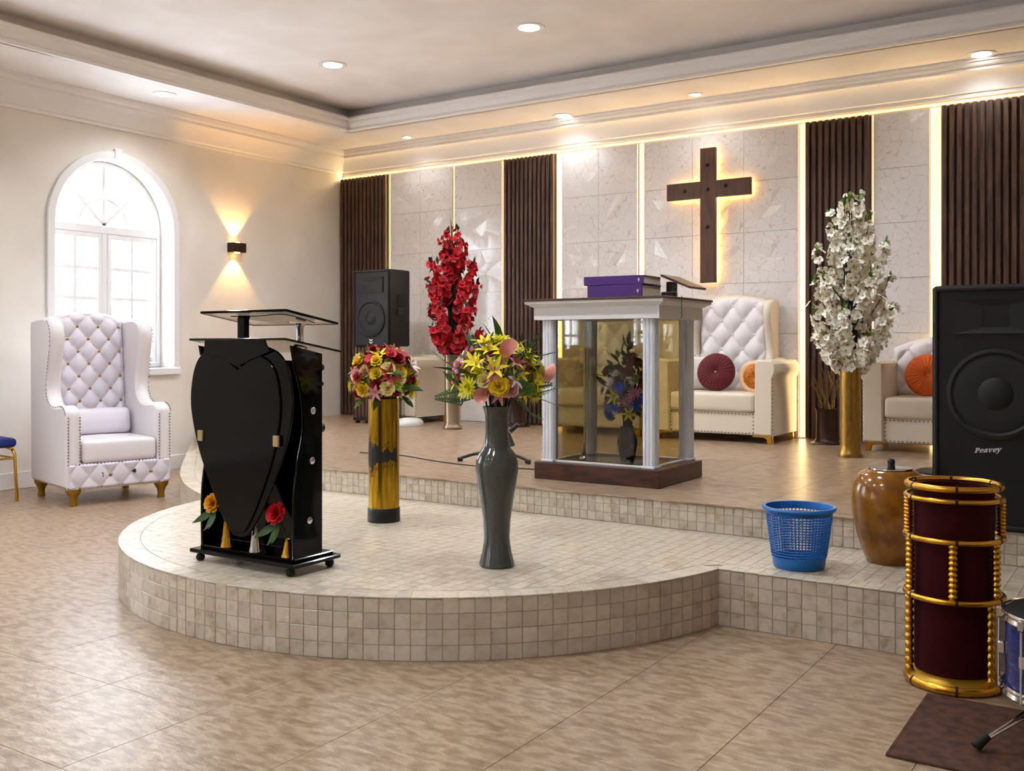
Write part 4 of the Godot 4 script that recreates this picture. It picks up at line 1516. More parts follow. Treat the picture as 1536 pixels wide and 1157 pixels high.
func speaker_box(t: Node3D, w: float, h: float, d: float, fine: bool, wy := 0.36) -> void:
	var st := mk()
	prism(st, [Vector2(-w / 2, 0), Vector2(w / 2, 0), Vector2(w / 2 * 0.93, -d), Vector2(-w / 2 * 0.93, -d)], -h, 0, Transform3D(Basis(Vector3.RIGHT, Vector3.BACK, Vector3.DOWN), Vector3.ZERO), 0.012)
	part(t, "cabinet", st, M.speaker)
	st = mk()
	box(st, Vector3(0, h / 2, 0.004), Vector3(w - 0.05, h - 0.05, 0.012), 0.004)
	part(t, "baffle", st, M.grille)
	var wr := w * 0.38
	st = mk()
	lathe(st, [Vector2(wr, 0.0), Vector2(wr, 0.012), Vector2(wr * 0.92, 0.016), Vector2(wr * 0.86, 0.006), Vector2(wr * 0.8, 0.01), Vector2(wr * 0.36, 0.003), Vector2(wr * 0.34, 0.006), Vector2(wr * 0.2, 0.016), Vector2(0, 0.02)], 40, Transform3D(Basis(Vector3.RIGHT, PI / 2), Vector3(0, h * wy, 0.01)))
	part(t, "woofer", st, M.cone)
	# horn mouth: four sloping walls down to a throat
	st = mk()
	var o := Vector2(w * 0.33, h * (0.1 if wy < 0.5 else 0.07))
	var n := Vector2(w * 0.1, h * 0.045)
	var cy := h * (0.8 if wy < 0.5 else 0.87)
	var po := [Vector3(-o.x, cy - o.y, 0.022), Vector3(o.x, cy - o.y, 0.022), Vector3(o.x, cy + o.y, 0.022), Vector3(-o.x, cy + o.y, 0.022)]
	var pi := [Vector3(-n.x, cy - n.y, 0.011), Vector3(n.x, cy - n.y, 0.011), Vector3(n.x, cy + n.y, 0.011), Vector3(-n.x, cy + n.y, 0.011)]
	for k in 4:
		quad(st, po[k], po[(k + 1) % 4], pi[(k + 1) % 4], pi[k])
		var e := Vector3(0, 0, -0.014)
		quad(st, po[k] + e, po[(k + 1) % 4] + e, po[(k + 1) % 4], po[k])
	part(t, "horn", st, M.cone)
	if fine:
		st = mk()
		for s: float in [-1.0, 1.0]:
			box(st, Vector3(s * (w / 2 - 0.018), h / 2, 0.006), Vector3(0.02, h - 0.03, 0.03), 0.006)
			box(st, Vector3(0, h / 2 + s * (h / 2 - 0.018), 0.006), Vector3(w - 0.02, 0.02, 0.03), 0.006)
		part(t, "rim", st, M.speaker)

func build_stage_things() -> void:
	glass_table()
	lectern()
	# far loudspeaker on a slatted stand
	var s := thing("slatted_stand", "dark slatted wooden stand with black foot under the far speaker", "stand", Vector3(-6.83, H2, -7.84))
	var st := mk()
	box(st, Vector3(0, 0.045, 0), Vector3(0.48, 0.03, 0.22), 0.004)
	for sx: float in [-1.0, 1.0]:
		for sz: float in [-1.0, 1.0]:
			box(st, Vector3(sx * 0.2, 0.0155, sz * 0.08), Vector3(0.04, 0.03, 0.04), 0.004)
	part(s, "foot", st, M.black)
	part(s, "body", boxed(Vector3(0, 0.427, 0), Vector3(0.44, 0.733, 0.2)), M.wood_slat)
	var slat: Mesh = to_mesh(boxed(Vector3(0, 0.427, 0.108), Vector3(0.034, 0.733, 0.016), 0.004))
	for i in 9:
		part(s, "slat", slat, M.wood_slat, Transform3D(Basis(), Vector3(-0.196 + 0.049 * i, 0, 0)))
	var f := thing("loudspeaker", "black loudspeaker on slatted stand near the left corner", "loudspeaker", Vector3(-6.81, H2 + 0.7945, -7.73))
	speaker_box(f, 0.49, 0.79, 0.33, true)
	st = mk()
	box(st, Vector3(0.2435, 0.47, -0.17), Vector3(0.012, 0.12, 0.1), 0.003)
	part(f, "handle_recess", st, M.rubber)
	st = mk()
	box(st, Vector3(0.2435, 0.36, -0.17), Vector3(0.012, 0.07, 0.1), 0.003)
	part(f, "socket_plate", st, M.black)
	for k in 2:
		st = mk()
		var y := 0.035 + k * 0.026
		prism(st, [Vector2(-0.028, y + 0.016), Vector2(-0.018, y + 0.016), Vector2(0, y + 0.006), Vector2(0.018, y + 0.016), Vector2(0.028, y + 0.016), Vector2(0.008, y - 0.004), Vector2(-0.008, y - 0.004)], 0.0105, 0.0125)
		part(f, "emblem", st, M.white_print)
	# large loudspeaker on the edge of the upper stage
	var b := thing("loudspeaker", "large black loudspeaker with silver lettering beside the maroon drum", "loudspeaker", Vector3(-0.62, H2, -4.775))
	speaker_box(b, 0.52, 1.075, 0.42, true, 0.555)
	var tm := TextMesh.new()
	var fn := SystemFont.new()
	fn.font_names = PackedStringArray(["Droid Serif"])
	fn.font_italic = true
	fn.font_weight = 700
	tm.font = fn
	tm.text = "Peavey"
	tm.font_size = 40
	tm.pixel_size = 0.00074
	tm.depth = 0.004
	part(b, "lettering", tm, M.white_print, Transform3D(Basis(Vector3(1, 0.1, 0), Vector3(0.28, 1.0, 0), Vector3(0, 0, 1)), Vector3(-0.03, 0.352, 0.0125)))
	# low microphone stand and its cable
	var m := thing("microphone_stand", "black folded microphone stand with splayed feet behind the green vase", "microphone stand", Vector3(-3.87, H2, -5.68))
	st = mk()
	tube(st, [Vector3(0, 0.06, 0), Vector3(0, 0.34, 0), Vector3(-0.01, 0.62, 0)], 0.012, 8)
	part(m, "pole", st, M.black)
	st = mk()
	lathe(st, [Vector2(0, 0.04), Vector2(0.03, 0.045), Vector2(0.03, 0.09), Vector2(0.016, 0.11), Vector2(0, 0.11)], 14)
	part(m, "hub", st, M.black)
	for k: Array in [[-0.235, 0.125], [0.265, -0.02], [-0.05, -0.26]]:
		st = mk()
		var e := Vector3(k[0], 0.016, k[1])
		tube(st, bez(Vector3(0, 0.075, 0), Vector3(0, 0.07, 0).lerp(e, 0.6) + Vector3(0, 0.03, 0), e, 6), 0.011, 8)
		var leg := part(m, "leg", st, M.black)
		st = mk()
		tube(st, [e * 0.88 + Vector3(0, 0.006, 0), e + Vector3(0, 0.0, 0)], 0.0155, 8)
		part(leg, "rubber_foot", st, M.rubber)
	st = mk()
	tube(st, [Vector3(0.0, 0.3, 0), Vector3(0.12, 0.2, 0.02), Vector3(0.15, 0.12, 0.02)], [0.01, 0.012, 0.02], 8)
	tube(st, [Vector3(0.13, 0.22, 0.02), Vector3(0.18, 0.27, 0.0)], 0.016, 8)
	part(m, "boom", st, M.black)
	st = mk()
	tube(st, smooth3([Vector3(-5.05, H2 + 0.005, -5.6), Vector3(-4.68, H2 + 0.005, -5.62), Vector3(-4.23, H2 + 0.005, -5.47), Vector3(-3.85, H2 + 0.005, -5.4), Vector3(-3.5, H2 + 0.005, -5.45), Vector3(-3.22, H2 + 0.005, -5.5)]), 0.004, 6)
	solo("floor_cable", "thin black cable lying across the upper stage floor", "cable", st, M.rubber)
	# shallow white basin in front of the low armchair
	solo("basin", "shallow white upturned basin on the floor by the low cream armchair", "basin", turned([Vector2(0, 0), Vector2(0.135, 0.0), Vector2(0.142, 0.012), Vector2(0.138, 0.04), Vector2(0.115, 0.068), Vector2(0.07, 0.078), Vector2(0, 0.08)], 32), M.paint_white, Vector3(-6.36, H2, -7.79))

func smooth3(p: Array, n := 6) -> Array:
	var o := []
	for i in p.size() - 1:
		for k in n:
			o.append(p[i].cubic_interpolate(p[i + 1], p[maxi(i - 1, 0)], p[mini(i + 2, p.size() - 1)], float(k) / n))
	o.append(p[-1])
	return o

# ------------------------------------------------------------------ flowers
func lin(c: Color) -> Color:
	return c.srgb_to_linear()

# ring of petals facing +y; open: angle from the axis, curl: tips bending outward
func petals(st: SurfaceTool, n: int, length: float, width: float, open: float, curl: float, tip: float, tint: Color, start := 0.0, base := Vector3.ZERO, fold := 0.25) -> void:
	st.set_smooth_group(1)
	var rows := 4
	for k in n:
		var a := TAU * k / n + start
		var rad := Vector3(cos(a), 0, sin(a))
		var side := Vector3(-sin(a), 0, cos(a))
		var pts := []
		for r in rows + 1:
			var t := float(r) / rows
			var w := width * 0.5 * (0.25 + 0.75 * sin(PI * minf(0.9, 0.1 + 0.62 * t))) * lerpf(1.0, tip, pow(t, 2.5))
			var c := rad * (length * (t * sin(open) + curl * t * t * 0.6)) + Vector3.UP * (length * (t * cos(open) - curl * t * t * 0.55))
			for s: float in [-1.0, 0.0, 1.0]:
				pts.append([base + c + side * s * w + (Vector3.UP * sin(open) - rad * cos(open)) * fold * w * absf(s), tint])
		for r in rows:
			for s in 2:
				var q := [pts[r * 3 + s], pts[r * 3 + s + 1], pts[r * 3 + s + 4], pts[r * 3 + s + 3]]
				for i: int in [0, 1, 2, 0, 2, 3]:
					st.set_color(q[i][1])
					st.add_vertex(q[i][0])

func core(st: SurfaceTool, r: float, h: float, c: Color, y := 0.0) -> void:
	st.set_color(c)
	lathe(st, [Vector2(r * 0.6, y), Vector2(r, y + h * 0.4), Vector2(r * 0.6, y + h * 0.85), Vector2(0, y + h)], 7)

func leaf(length: float, width: float, bend: float, tint: Color) -> Mesh:
	var st := mk()
	st.set_smooth_group(1)
	var pts := []
	for r in 7:
		var t := r / 6.0
		var w := width * 0.5 * sin(PI * minf(1.0, 0.08 + 0.92 * t)) if r < 6 else 0.001
		for s: float in [-1.0, 0.0, 1.0]:
			pts.append([Vector3(s * w, length * t * cos(bend * t), length * t * sin(bend * t) + absf(s) * w * 0.3), tint])
	for r in 6:
		for s in 2:
			var q := [pts[r * 3 + s], pts[r * 3 + s + 1], pts[r * 3 + s + 4], pts[r * 3 + s + 3]]
			for i: int in [0, 1, 2, 0, 2, 3]:
				st.set_color(q[i][1])
				st.add_vertex(q[i][0])
	return to_mesh(st)

var B := {}

func flower_kinds() -> void:
	var st: SurfaceTool
	var green := lin(Color(0.35, 0.48, 0.12))
	for k in 3:
		st = mk()
		petals(st, 5, 0.033, 0.03, [1.0, 1.25, 0.8][k], 0.25, 0.75, lin(Color(0.95, 0.93, 0.87)), k * 0.4)
		core(st, 0.006, 0.014, lin(Color(0.72, 0.66, 0.25)))
		B["white%d" % k] = to_mesh(st)
		st = mk()
		petals(st, 5, 0.036, 0.036, [0.95, 1.2, 0.75][k], 0.2, 0.8, lin([Color(0.74, 0.03, 0.12), Color(0.62, 0.02, 0.1), Color(0.82, 0.06, 0.14)][k]), k * 0.4)
		core(st, 0.007, 0.014, lin(Color(0.6, 0.03, 0.1)))
		B["red%d" % k] = to_mesh(st)
	var rose := func(c: Color) -> Mesh:
		var s := mk()
		petals(s, 3, 0.03, 0.034, 0.2, 0.0, 0.9, lin(c), 0.0, Vector3.ZERO, 0.6)
		petals(s, 4, 0.034, 0.042, 0.5, 0.08, 0.9, lin(c), 0.5, Vector3.ZERO, 0.5)
		petals(s, 5, 0.038, 0.046, 0.85, 0.2, 0.9, lin(c), 0.2, Vector3.ZERO, 0.4)
		petals(s, 5, 0.038, 0.046, 1.2, 0.3, 0.9, lin(c), 0.8, Vector3(0, -0.004, 0), 0.3)
		return to_mesh(s)
	B.rose_red = rose.call(Color(0.58, 0.05, 0.1))
	B.rose_yellow = rose.call(Color(0.92, 0.78, 0.13))
	B.rose_cream = rose.call(Color(0.93, 0.86, 0.58))
	B.rose_pink = rose.call(Color(0.9, 0.68, 0.7))
	B.rose_orange = rose.call(Color(0.72, 0.25, 0.06))
	var lily := func(c: Color, l: float) -> Mesh:
		var s := mk()
		petals(s, 3, l, l * 0.42, 0.75, 0.45, 0.12, lin(c), 0.0)
		petals(s, 3, l, l * 0.36, 0.8, 0.45, 0.12, lin(c), PI / 3)
		core(s, 0.004, l * 0.5, lin(Color(0.75, 0.6, 0.2)))
		return to_mesh(s)
	B.lily_yellow = lily.call(Color(0.93, 0.85, 0.12), 0.056)
	B.lily_pink = lily.call(Color(0.85, 0.55, 0.56), 0.055)
	B.lily_white = lily.call(Color(0.93, 0.9, 0.88), 0.052)
	B.lily_red = lily.call(Color(0.6, 0.05, 0.12), 0.065)
	B.lily_plum = lily.call(Color(0.58, 0.22, 0.3), 0.054)
	var mum := func(c: Color, n: int, l: float) -> Mesh:
		var s := mk()
		petals(s, n, l, l * 0.24, 1.25, 0.15, 0.5, lin(c), 0.0)
		petals(s, n - 2, l * 0.85, l * 0.24, 0.9, 0.15, 0.5, lin(c), 0.3)
		petals(s, 7, l * 0.6, l * 0.24, 0.5, 0.1, 0.5, lin(c), 0.1)
		return to_mesh(s)
	B.mum_yellow = mum.call(Color(0.88, 0.85, 0.16), 14, 0.045)
	B.mum_blue = mum.call(Color(0.16, 0.4, 0.85), 14, 0.042)
	B.mum_pink = mum.call(Color(0.86, 0.55, 0.65), 12, 0.036)
	B.mum_white = mum.call(Color(0.93, 0.93, 0.9), 12, 0.034)
	var ruffle := func(c: Color) -> Mesh:
		var s := mk()
		for k in 4:
			petals(s, 7, 0.03 + 0.003 * k, 0.026, 0.25 + 0.33 * k, 0.15, 1.0, lin(c), k * 0.45, Vector3(0, -0.002 * k, 0), 0.5)
		return to_mesh(s)
	B.carnation_red = ruffle.call(Color(0.78, 0.07, 0.05))
	B.carnation_gold = ruffle.call(Color(0.93, 0.66, 0.08))
	# rolled calla
	st = mk()
	st.set_smooth_group(1)
	var fn := func(u: float, v: float) -> Vector3:
		var a := lerpf(-2.7, 2.7, u)
		var r := lerpf(0.007, 0.03 + 0.016 * cos(a), v)
		return Vector3(r * sin(a), v * (0.06 + 0.028 * cos(a)), r * cos(a))
	for j in 5:
		for i in 14:
			var q := [fn.call(i / 14.0, j / 5.0), fn.call((i + 1) / 14.0, j / 5.0), fn.call((i + 1) / 14.0, (j + 1) / 5.0), fn.call(i / 14.0, (j + 1) / 5.0)]
			for m: int in [0, 1, 2, 0, 2, 3]:
				st.set_color(lin(Color(0.88, 0.6, 0.55)))
				st.add_vertex(q[m])
	core(st, 0.006, 0.045, lin(Color(0.85, 0.66, 0.15)))
	B.calla = to_mesh(st)
	B.leaf = leaf(0.11, 0.034, 0.5, lin(Color(0.188, 0.308, 0.08)))
	B.leaf_light = leaf(0.085, 0.026, 0.4, lin(Color(0.392, 0.508, 0.108)))
	B.leaf_small = leaf(0.05, 0.024, 0.4, lin(Color(0.316, 0.456, 0.108)))
	B.leaf_dark = leaf(0.06, 0.028, 0.3, lin(Color(0.148, 0.198, 0.092)))
	B.blade = leaf(0.2, 0.02, 0.25, lin(Color(0.112, 0.216, 0.084)))
	B.blade_dark = leaf(0.3, 0.022, 0.06, lin(Color(0.076, 0.118, 0.048)))
	# feathery fern frond
	st = mk()
	st.set_color(lin(Color(0.2, 0.36, 0.06)))
	for i in 12:
		var t := 0.15 + 0.85 * i / 12.0
		for s: float in [-1.0, 1.0]:
			var p := Vector3(0, 0.19 * t, 0.05 * t * t)
			var l := 0.06 * (1.15 - t)
			var d := Vector3(s * 0.8, 0.6, 0.1).normalized()
			st.set_color(lin(Color(0.2, 0.36, 0.06)))
			tri(st, p, p + d * l + Vector3(0, 0.006, 0), p + d * l - Vector3(0, 0.006, 0))
			tri(st, p, p + d * l * 0.6 + Vector3(0, 0.009, 0), p + d * l * 0.6 - Vector3(0, 0.009, 0))
	tube(st, [Vector3.ZERO, Vector3(0, 0.1, 0.014), Vector3(0, 0.19, 0.05)], [0.002, 0.0016, 0.0008], 4)
	B.fern = to_mesh(st)

func put(t: Node, called: String, kind: String, p: Vector3, d: Vector3, s := 1.0) -> void:
	part(t, called, B[kind], M.petal, Transform3D(along(d, rng.randf() * TAU).scaled_local(Vector3.ONE * s), p))

# tall spray of flower spikes; spikes: [height, radius, how many]
func spray(t: Node3D, mouth: float, kind: String, rings: Array, per: int, r0: float, leaf_kind: String, size: float) -> void:
	var stems := mk()
	var mass := SurfaceTool.new()
	mass.begin(Mesh.PRIMITIVE_TRIANGLES)
	for k in 12:
		var a := TAU * k / 12
		var d := Vector3(cos(a), 0, sin(a))
		tube(stems, bez(d * r0 * 0.7 + Vector3(0, mouth - 0.12, 0), d * r0 * 1.3 + Vector3(0, mouth + 0.15, 0), d * r0 * 0.9 + Vector3(0, mouth + 0.75 + 0.02 * (k % 5) * 5, 0), 6), [0.011, 0.012, 0.012, 0.011, 0.009, 0.007, 0.004], 5)
	for ring: Array in rings:
		for k in ring[2]:
			var a: float = TAU * (k + ring[3]) / ring[2] + rng.randf_range(-0.2, 0.2)
			var rr: float = ring[1] * rng.randf_range(0.85, 1.08)
			var hh: float = ring[0] * rng.randf_range(0.97, 1.03)
			var d := Vector3(cos(a), 0, sin(a))
			var p0 := Vector3(0, mouth + maxf(0.0, hh - 0.42), 0) + d * r0 * 0.6
			var p2 := Vector3(0, mouth + hh, 0) + d * rr
			var p1 := Vector3(0, mouth + lerpf(maxf(0.0, hh - 0.42), hh, 0.35), 0) + d * rr * 0.75
			tube(stems, bez(p0, p1, p2, 5), [0.005, 0.005, 0.004, 0.0035, 0.003, 0.002], 4)
			for i in per:
				var u := 0.18 + 0.8 * (i + rng.randf() * 0.5) / per
				var q := p0.lerp(p1, u).lerp(p1.lerp(p2, u), u)
				var tang := (p2 - p0).normalized()
				var o := (tang * rng.randf_range(-0.1, 0.55) + Vector3(rng.randf_range(-1, 1), rng.randf_range(-0.4, 0.8), rng.randf_range(-1, 1)).normalized() + d * 0.5).normalized()
				put(t, "blossom", "%s%d" % [kind, rng.randi() % 3], q + o * 0.024, o, size * rng.randf_range(0.8, 1.15) * lerpf(1.1, 0.75, u))
			for i in 20:
				var u := 0.1 + 0.88 * (i + rng.randf()) / 20.0
				var q := p0.lerp(p1, u).lerp(p1.lerp(p2, u), u)
				var o := (Vector3(rng.randf_range(-1, 1), rng.randf_range(-0.5, 0.8), rng.randf_range(-1, 1)).normalized() + d * 0.3).normalized()
				mass.append_from(B["%s%d" % [kind, rng.randi() % 3]], 0, Transform3D(along(o, rng.randf() * TAU).scaled_local(Vector3.ONE * size * rng.randf_range(0.65, 1.0) * lerpf(1.1, 0.75, u)), q + o * rng.randf_range(0.015, 0.05)))
			for i in (4 if kind == "white" else 2):
				var o := ((p2 - p1).normalized() + Vector3(rng.randf_range(-0.8, 0.8), rng.randf_range(-0.2, 0.6), rng.randf_range(-0.8, 0.8))).normalized()
				put(t, "leaf", leaf_kind, p2.lerp(p1, 0.06 * i) - o * 0.008, o, rng.randf_range(0.8, 1.3))
	stuff(t, "stems", stems, M.stem)
	stuff(t, "blossom_mass", mass.commit(), M.petal)

# domed bouquet: heads on the shell of an ellipsoid
func bouquet(t: Node3D, c: Vector3, r: Vector3, n: int, pick: Callable, leaves: Array, n_leaves: int, size: float, low := -0.35) -> void:
	for i in n:
		var y := lerpf(1.0, low, (i + 0.5) / n)
		var a := i * 2.39996 + rng.randf_range(-0.25, 0.25)
		var s := sqrt(1.0 - y * y)
		var d := Vector3(cos(a) * s, y, sin(a) * s)
		put(t, "blossom", pick.call(y, i), c + d * r * rng.randf_range(0.78, 1.0), (d + Vector3(0, 0.15, 0)).normalized(), size * rng.randf_range(0.85, 1.2))
	for i in n_leaves:
		var y := lerpf(0.95, low - 0.25, (i + 0.5) / n_leaves)
		var a := i * 2.39996 + 1.1
		var s := sqrt(maxf(0.0, 1.0 - y * y))
		var d := Vector3(cos(a) * s, y, sin(a) * s)
		put(t, "leaf", leaves[rng.randi() % leaves.size()], c + d * r * rng.randf_range(0.45, 0.78), (d + Vector3(rng.randf_range(-0.3, 0.3), rng.randf_range(-0.2, 0.4), rng.randf_range(-0.3, 0.3))).normalized(), rng.randf_range(0.8, 1.25))

func core_stems(t: Node3D, y0: float, y1: float, r: float, spread: float, n := 14) -> void:
	var st := mk()
	for i in n:
		var a := i * 2.39996
		var k := sqrt((i + 0.5) / n)
		var d := Vector3(cos(a), 0, sin(a)) * k
		tube(st, bez(d * r + Vector3(0, y0, 0), d * r * 1.2 + Vector3(0, lerpf(y0, y1, 0.5), 0), d * spread + Vector3(0, y1, 0), 5), 0.005, 4)
	stuff(t, "stems", st, M.stem)

func twig_vase(at: Vector3, label: String) -> void:
	solo("bronze_vase", label, "vase", turned([Vector2(0, 0), Vector2(0.125, 0.0), Vector2(0.122, 0.008), Vector2(0.095, 0.02), Vector2(0.08, 0.045), Vector2(0.078, 0.26), Vector2(0.088, 0.29), Vector2(0.084, 0.29), Vector2(0.07, 0.26), Vector2(0.07, 0.1), Vector2(0, 0.1)], 28), M.bronze_dark, at)
	var t := thing("dry_twigs", "curly dry golden twigs standing in the " + label.split(" beside ")[0].replace("dark bronze ", "") + " beside " + label.split(" beside ")[1], "twigs", at + Vector3(0, 0.11, 0))
	for i in 9:
		var a := i * 2.4
		var st := mk()
		var pts := []
		for k in 9:
			var u := k / 8.0
			pts.append(Vector3(cos(a) * 0.11 * u + 0.018 * sin(k * 1.9 + i), (0.42 + 0.03 * (i % 4)) * u, sin(a) * 0.08 * u + 0.018 * cos(k * 1.6 + i)))
		tube(st, pts, [0.004, 0.004, 0.004, 0.0035, 0.0035, 0.003, 0.003, 0.0025, 0.002], 4)
		tube(st, [pts[6], pts[6] + Vector3(0.03 * cos(a + 1), 0.03, 0.02), pts[6] + Vector3(0.055 * cos(a + 1), 0.035, 0.03)], 0.0022, 4)
		part(t, "twig", st, M.gold_satin)

func build_flowers() -> void:
	flower_kinds()
	# tall red flowers in a bronze tube
	var at := Vector3(-5.74, H2, -7.68)
	solo("bronze_vase", "tall brown bronze tube vase holding the red flowers", "vase", turned([Vector2(0, 0), Vector2(0.098, 0.0), Vector2(0.1, 0.012), Vector2(0.09, 0.035), Vector2(0.078, 0.06), Vector2(0.078, 0.72), Vector2(0.07, 0.72), Vector2(0.07, 0.3), Vector2(0, 0.3)], 8), M.bronze, at)
	var t := thing("red_flower_spray", "tall spray of dark red artificial flowers in bronze vase", "flowers", at)
	spray(t, 0.72, "red", [[1.22, 0.06, 2, 0.0], [1.08, 0.13, 4, 0.3], [0.9, 0.24, 5, 0.1], [0.68, 0.26, 5, 0.5], [0.46, 0.24, 5, 0.2], [0.24, 0.24, 5, 0.6]], 11, 0.035, "leaf_dark", 1.35)
	put(t, "leaf", "blade_dark", Vector3(0, 1.75, 0), Vector3(0.0, 1, 0.02), 1.0)
	# tall white flowers in a gold tube
	at = Vector3(-1.915, H2, -7.37)
	solo("gold_vase", "tall brushed gold tube vase holding the white flowers", "vase", turned([Vector2(0, 0), Vector2(0.086, 0.0), Vector2(0.09, 0.01), Vector2(0.084, 0.03), Vector2(0.075, 0.055), Vector2(0.073, 0.09), Vector2(0.073, 0.632), Vector2(0.067, 0.632), Vector2(0.067, 0.25), Vector2(0, 0.25)], 40), M.gold_satin, at)
	t = thing("white_flower_spray", "tall spray of white artificial flowers with green tips in gold vase", "flowers", at)
	spray(t, 0.63, "white", [[1.28, 0.07, 3, 0.0], [1.1, 0.17, 4, 0.3], [0.9, 0.27, 5, 0.1], [0.68, 0.3, 5, 0.5], [0.46, 0.31, 5, 0.2], [0.24, 0.28, 5, 0.6]], 11, 0.04, "leaf_small", 1.32)
	twig_vase(Vector3(-2.33, H2, -8.22), "dark bronze vase beside the white flowers")
	twig_vase(Vector3(-5.4, H2, -8.3), "dark bronze vase beside the red flowers")
	# gold pedestal with mixed bouquet
	at = Vector3(-3.56, H1, -4.14)
	var p := thing("gold_pedestal_vase", "tall shiny gold cylinder vase with black foot and dark smudge", "vase", at)
	part(p, "cylinder", turned([Vector2(0.0, 0.075), Vector2(0.084, 0.075), Vector2(0.084, 0.665), Vector2(0.079, 0.668), Vector2(0.077, 0.66), Vector2(0.077, 0.4), Vector2(0, 0.4)], 48), M.pedestal)
	part(p, "foot", turned([Vector2(0, 0), Vector2(0.088, 0.0), Vector2(0.0885, 0.004), Vector2(0.0875, 0.074), Vector2(0.085, 0.077), Vector2(0, 0.077)], 40), M.black)
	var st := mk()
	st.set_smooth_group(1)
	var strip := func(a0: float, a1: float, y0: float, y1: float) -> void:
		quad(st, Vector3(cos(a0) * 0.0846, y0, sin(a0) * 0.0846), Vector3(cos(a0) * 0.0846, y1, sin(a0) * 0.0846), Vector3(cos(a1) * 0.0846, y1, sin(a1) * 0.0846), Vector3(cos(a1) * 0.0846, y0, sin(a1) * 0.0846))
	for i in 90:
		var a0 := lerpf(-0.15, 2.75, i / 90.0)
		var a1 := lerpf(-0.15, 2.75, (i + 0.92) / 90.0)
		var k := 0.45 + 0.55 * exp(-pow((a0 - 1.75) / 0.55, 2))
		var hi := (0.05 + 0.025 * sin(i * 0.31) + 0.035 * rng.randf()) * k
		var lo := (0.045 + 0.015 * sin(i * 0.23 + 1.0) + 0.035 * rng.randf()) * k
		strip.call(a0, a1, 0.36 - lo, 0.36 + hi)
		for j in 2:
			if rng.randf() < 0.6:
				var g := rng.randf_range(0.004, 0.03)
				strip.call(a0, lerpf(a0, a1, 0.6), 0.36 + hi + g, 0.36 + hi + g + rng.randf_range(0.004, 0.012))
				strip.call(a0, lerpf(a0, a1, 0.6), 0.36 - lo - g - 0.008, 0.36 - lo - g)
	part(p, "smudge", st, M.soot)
	t = thing("mixed_bouquet", "round bouquet of yellow, pink and red flowers on gold cylinder", "flowers", at)
	var pick := func(y: float, i: int) -> String:
		if y > 0.62:
			return ["rose_red", "red0", "lily_red", "rose_red", "red2", "lily_yellow"][i % 6]
		if y > 0.0:
			return ["rose_yellow", "rose_cream", "mum_yellow", "rose_pink", "rose_cream", "lily_red", "rose_yellow", "lily_white", "rose_orange"][i % 9]
		return ["rose_red", "lily_pink", "rose_yellow", "mum_yellow", "rose_red", "rose_cream"][i % 6]
	bouquet(t, Vector3(0, 0.77, 0), Vector3(0.175, 0.18, 0.175), 84, pick, ["leaf", "leaf_small", "leaf_light", "leaf_light"], 60, 0.95, -0.45)
	core_stems(t, 0.42, 0.82, 0.05, 0.1)
	# dark green floor vase with loose bouquet
	at = Vector3(-2.425, H1, -3.565)
	st = mk()
	lathe(st, [Vector2(0, 0), Vector2(0.07, 0.0), Vector2(0.075, 0.006), Vector2(0.073, 0.02), Vector2(0.063, 0.06), Vector2(0.057, 0.1)], 64, Transform3D(), 1.0, 0.02, 22)
	lathe(st, [Vector2(0.058, 0.1), Vector2(0.056, 0.13), Vector2(0.06, 0.2), Vector2(0.072, 0.29), Vector2(0.086, 0.37), Vector2(0.093, 0.42), Vector2(0.091, 0.455), Vector2(0.08, 0.487), Vector2(0.062, 0.51), Vector2(0.053, 0.53), Vector2(0.05, 0.57), Vector2(0.0495, 0.62), Vector2(0.052, 0.66), Vector2(0.061, 0.686), Vector2(0.063, 0.692), Vector2(0.058, 0.692), Vector2(0.045, 0.65), Vector2(0.04, 0.5), Vector2(0, 0.5)], 64)
	solo("floor_vase", "tall dark green glazed vase with fluted foot on the round stage", "vase", st, M.vase_green, at)
	t = thing("lily_bouquet", "loose bouquet of yellow lilies and pink callas in green vase", "flowers", at)
	pick = func(y: float, i: int) -> String:
		if y > 0.6:
			return ["mum_yellow", "lily_yellow", "rose_red", "mum_yellow", "lily_plum"][i % 5]
		return ["lily_yellow", "lily_pink", "rose_yellow", "lily_pink", "lily_yellow", "mum_yellow", "lily_plum", "rose_pink", "lily_white", "lily_yellow", "calla", "rose_cream", "mum_yellow", "lily_yellow"][i % 14]
	bouquet(t, Vector3(0, 0.8, 0), Vector3(0.185, 0.185, 0.17), 72, pick, ["leaf", "leaf_light", "leaf_light", "blade", "fern"], 54, 1.0, -0.32)
	core_stems(t, 0.52, 0.86, 0.03, 0.11)
	for k: Array in [[Vector3(-0.02, 0.95, 0), Vector3(0.1, 1, 0.05), "leaf", 1.1], [Vector3(-0.08, 0.88, 0.03), Vector3(-0.35, 1, 0), "blade", 0.9], [Vector3(-0.06, 0.9, 0), Vector3(-0.15, 1, 0.1), "blade", 0.8], [Vector3(-0.12, 0.74, 0.0), Vector3(-1, -0.05, 0.5), "fern", 1.0], [Vector3(-0.12, 0.78, 0.05), Vector3(-1, 0.1, -0.2), "fern", 1.1], [Vector3(0.12, 0.74, 0.0), Vector3(1, 0.0, -0.4), "fern", 0.9], [Vector3(0.02, 0.93, 0), Vector3(0.12, 1, -0.1), "leaf", 1.5]]:
		put(t, "leaf", k[2], k[0], k[1], k[3])
	# bouquet inside the glass table
	at = Vector3(-2.73, H2 + 0.105, -5.42)
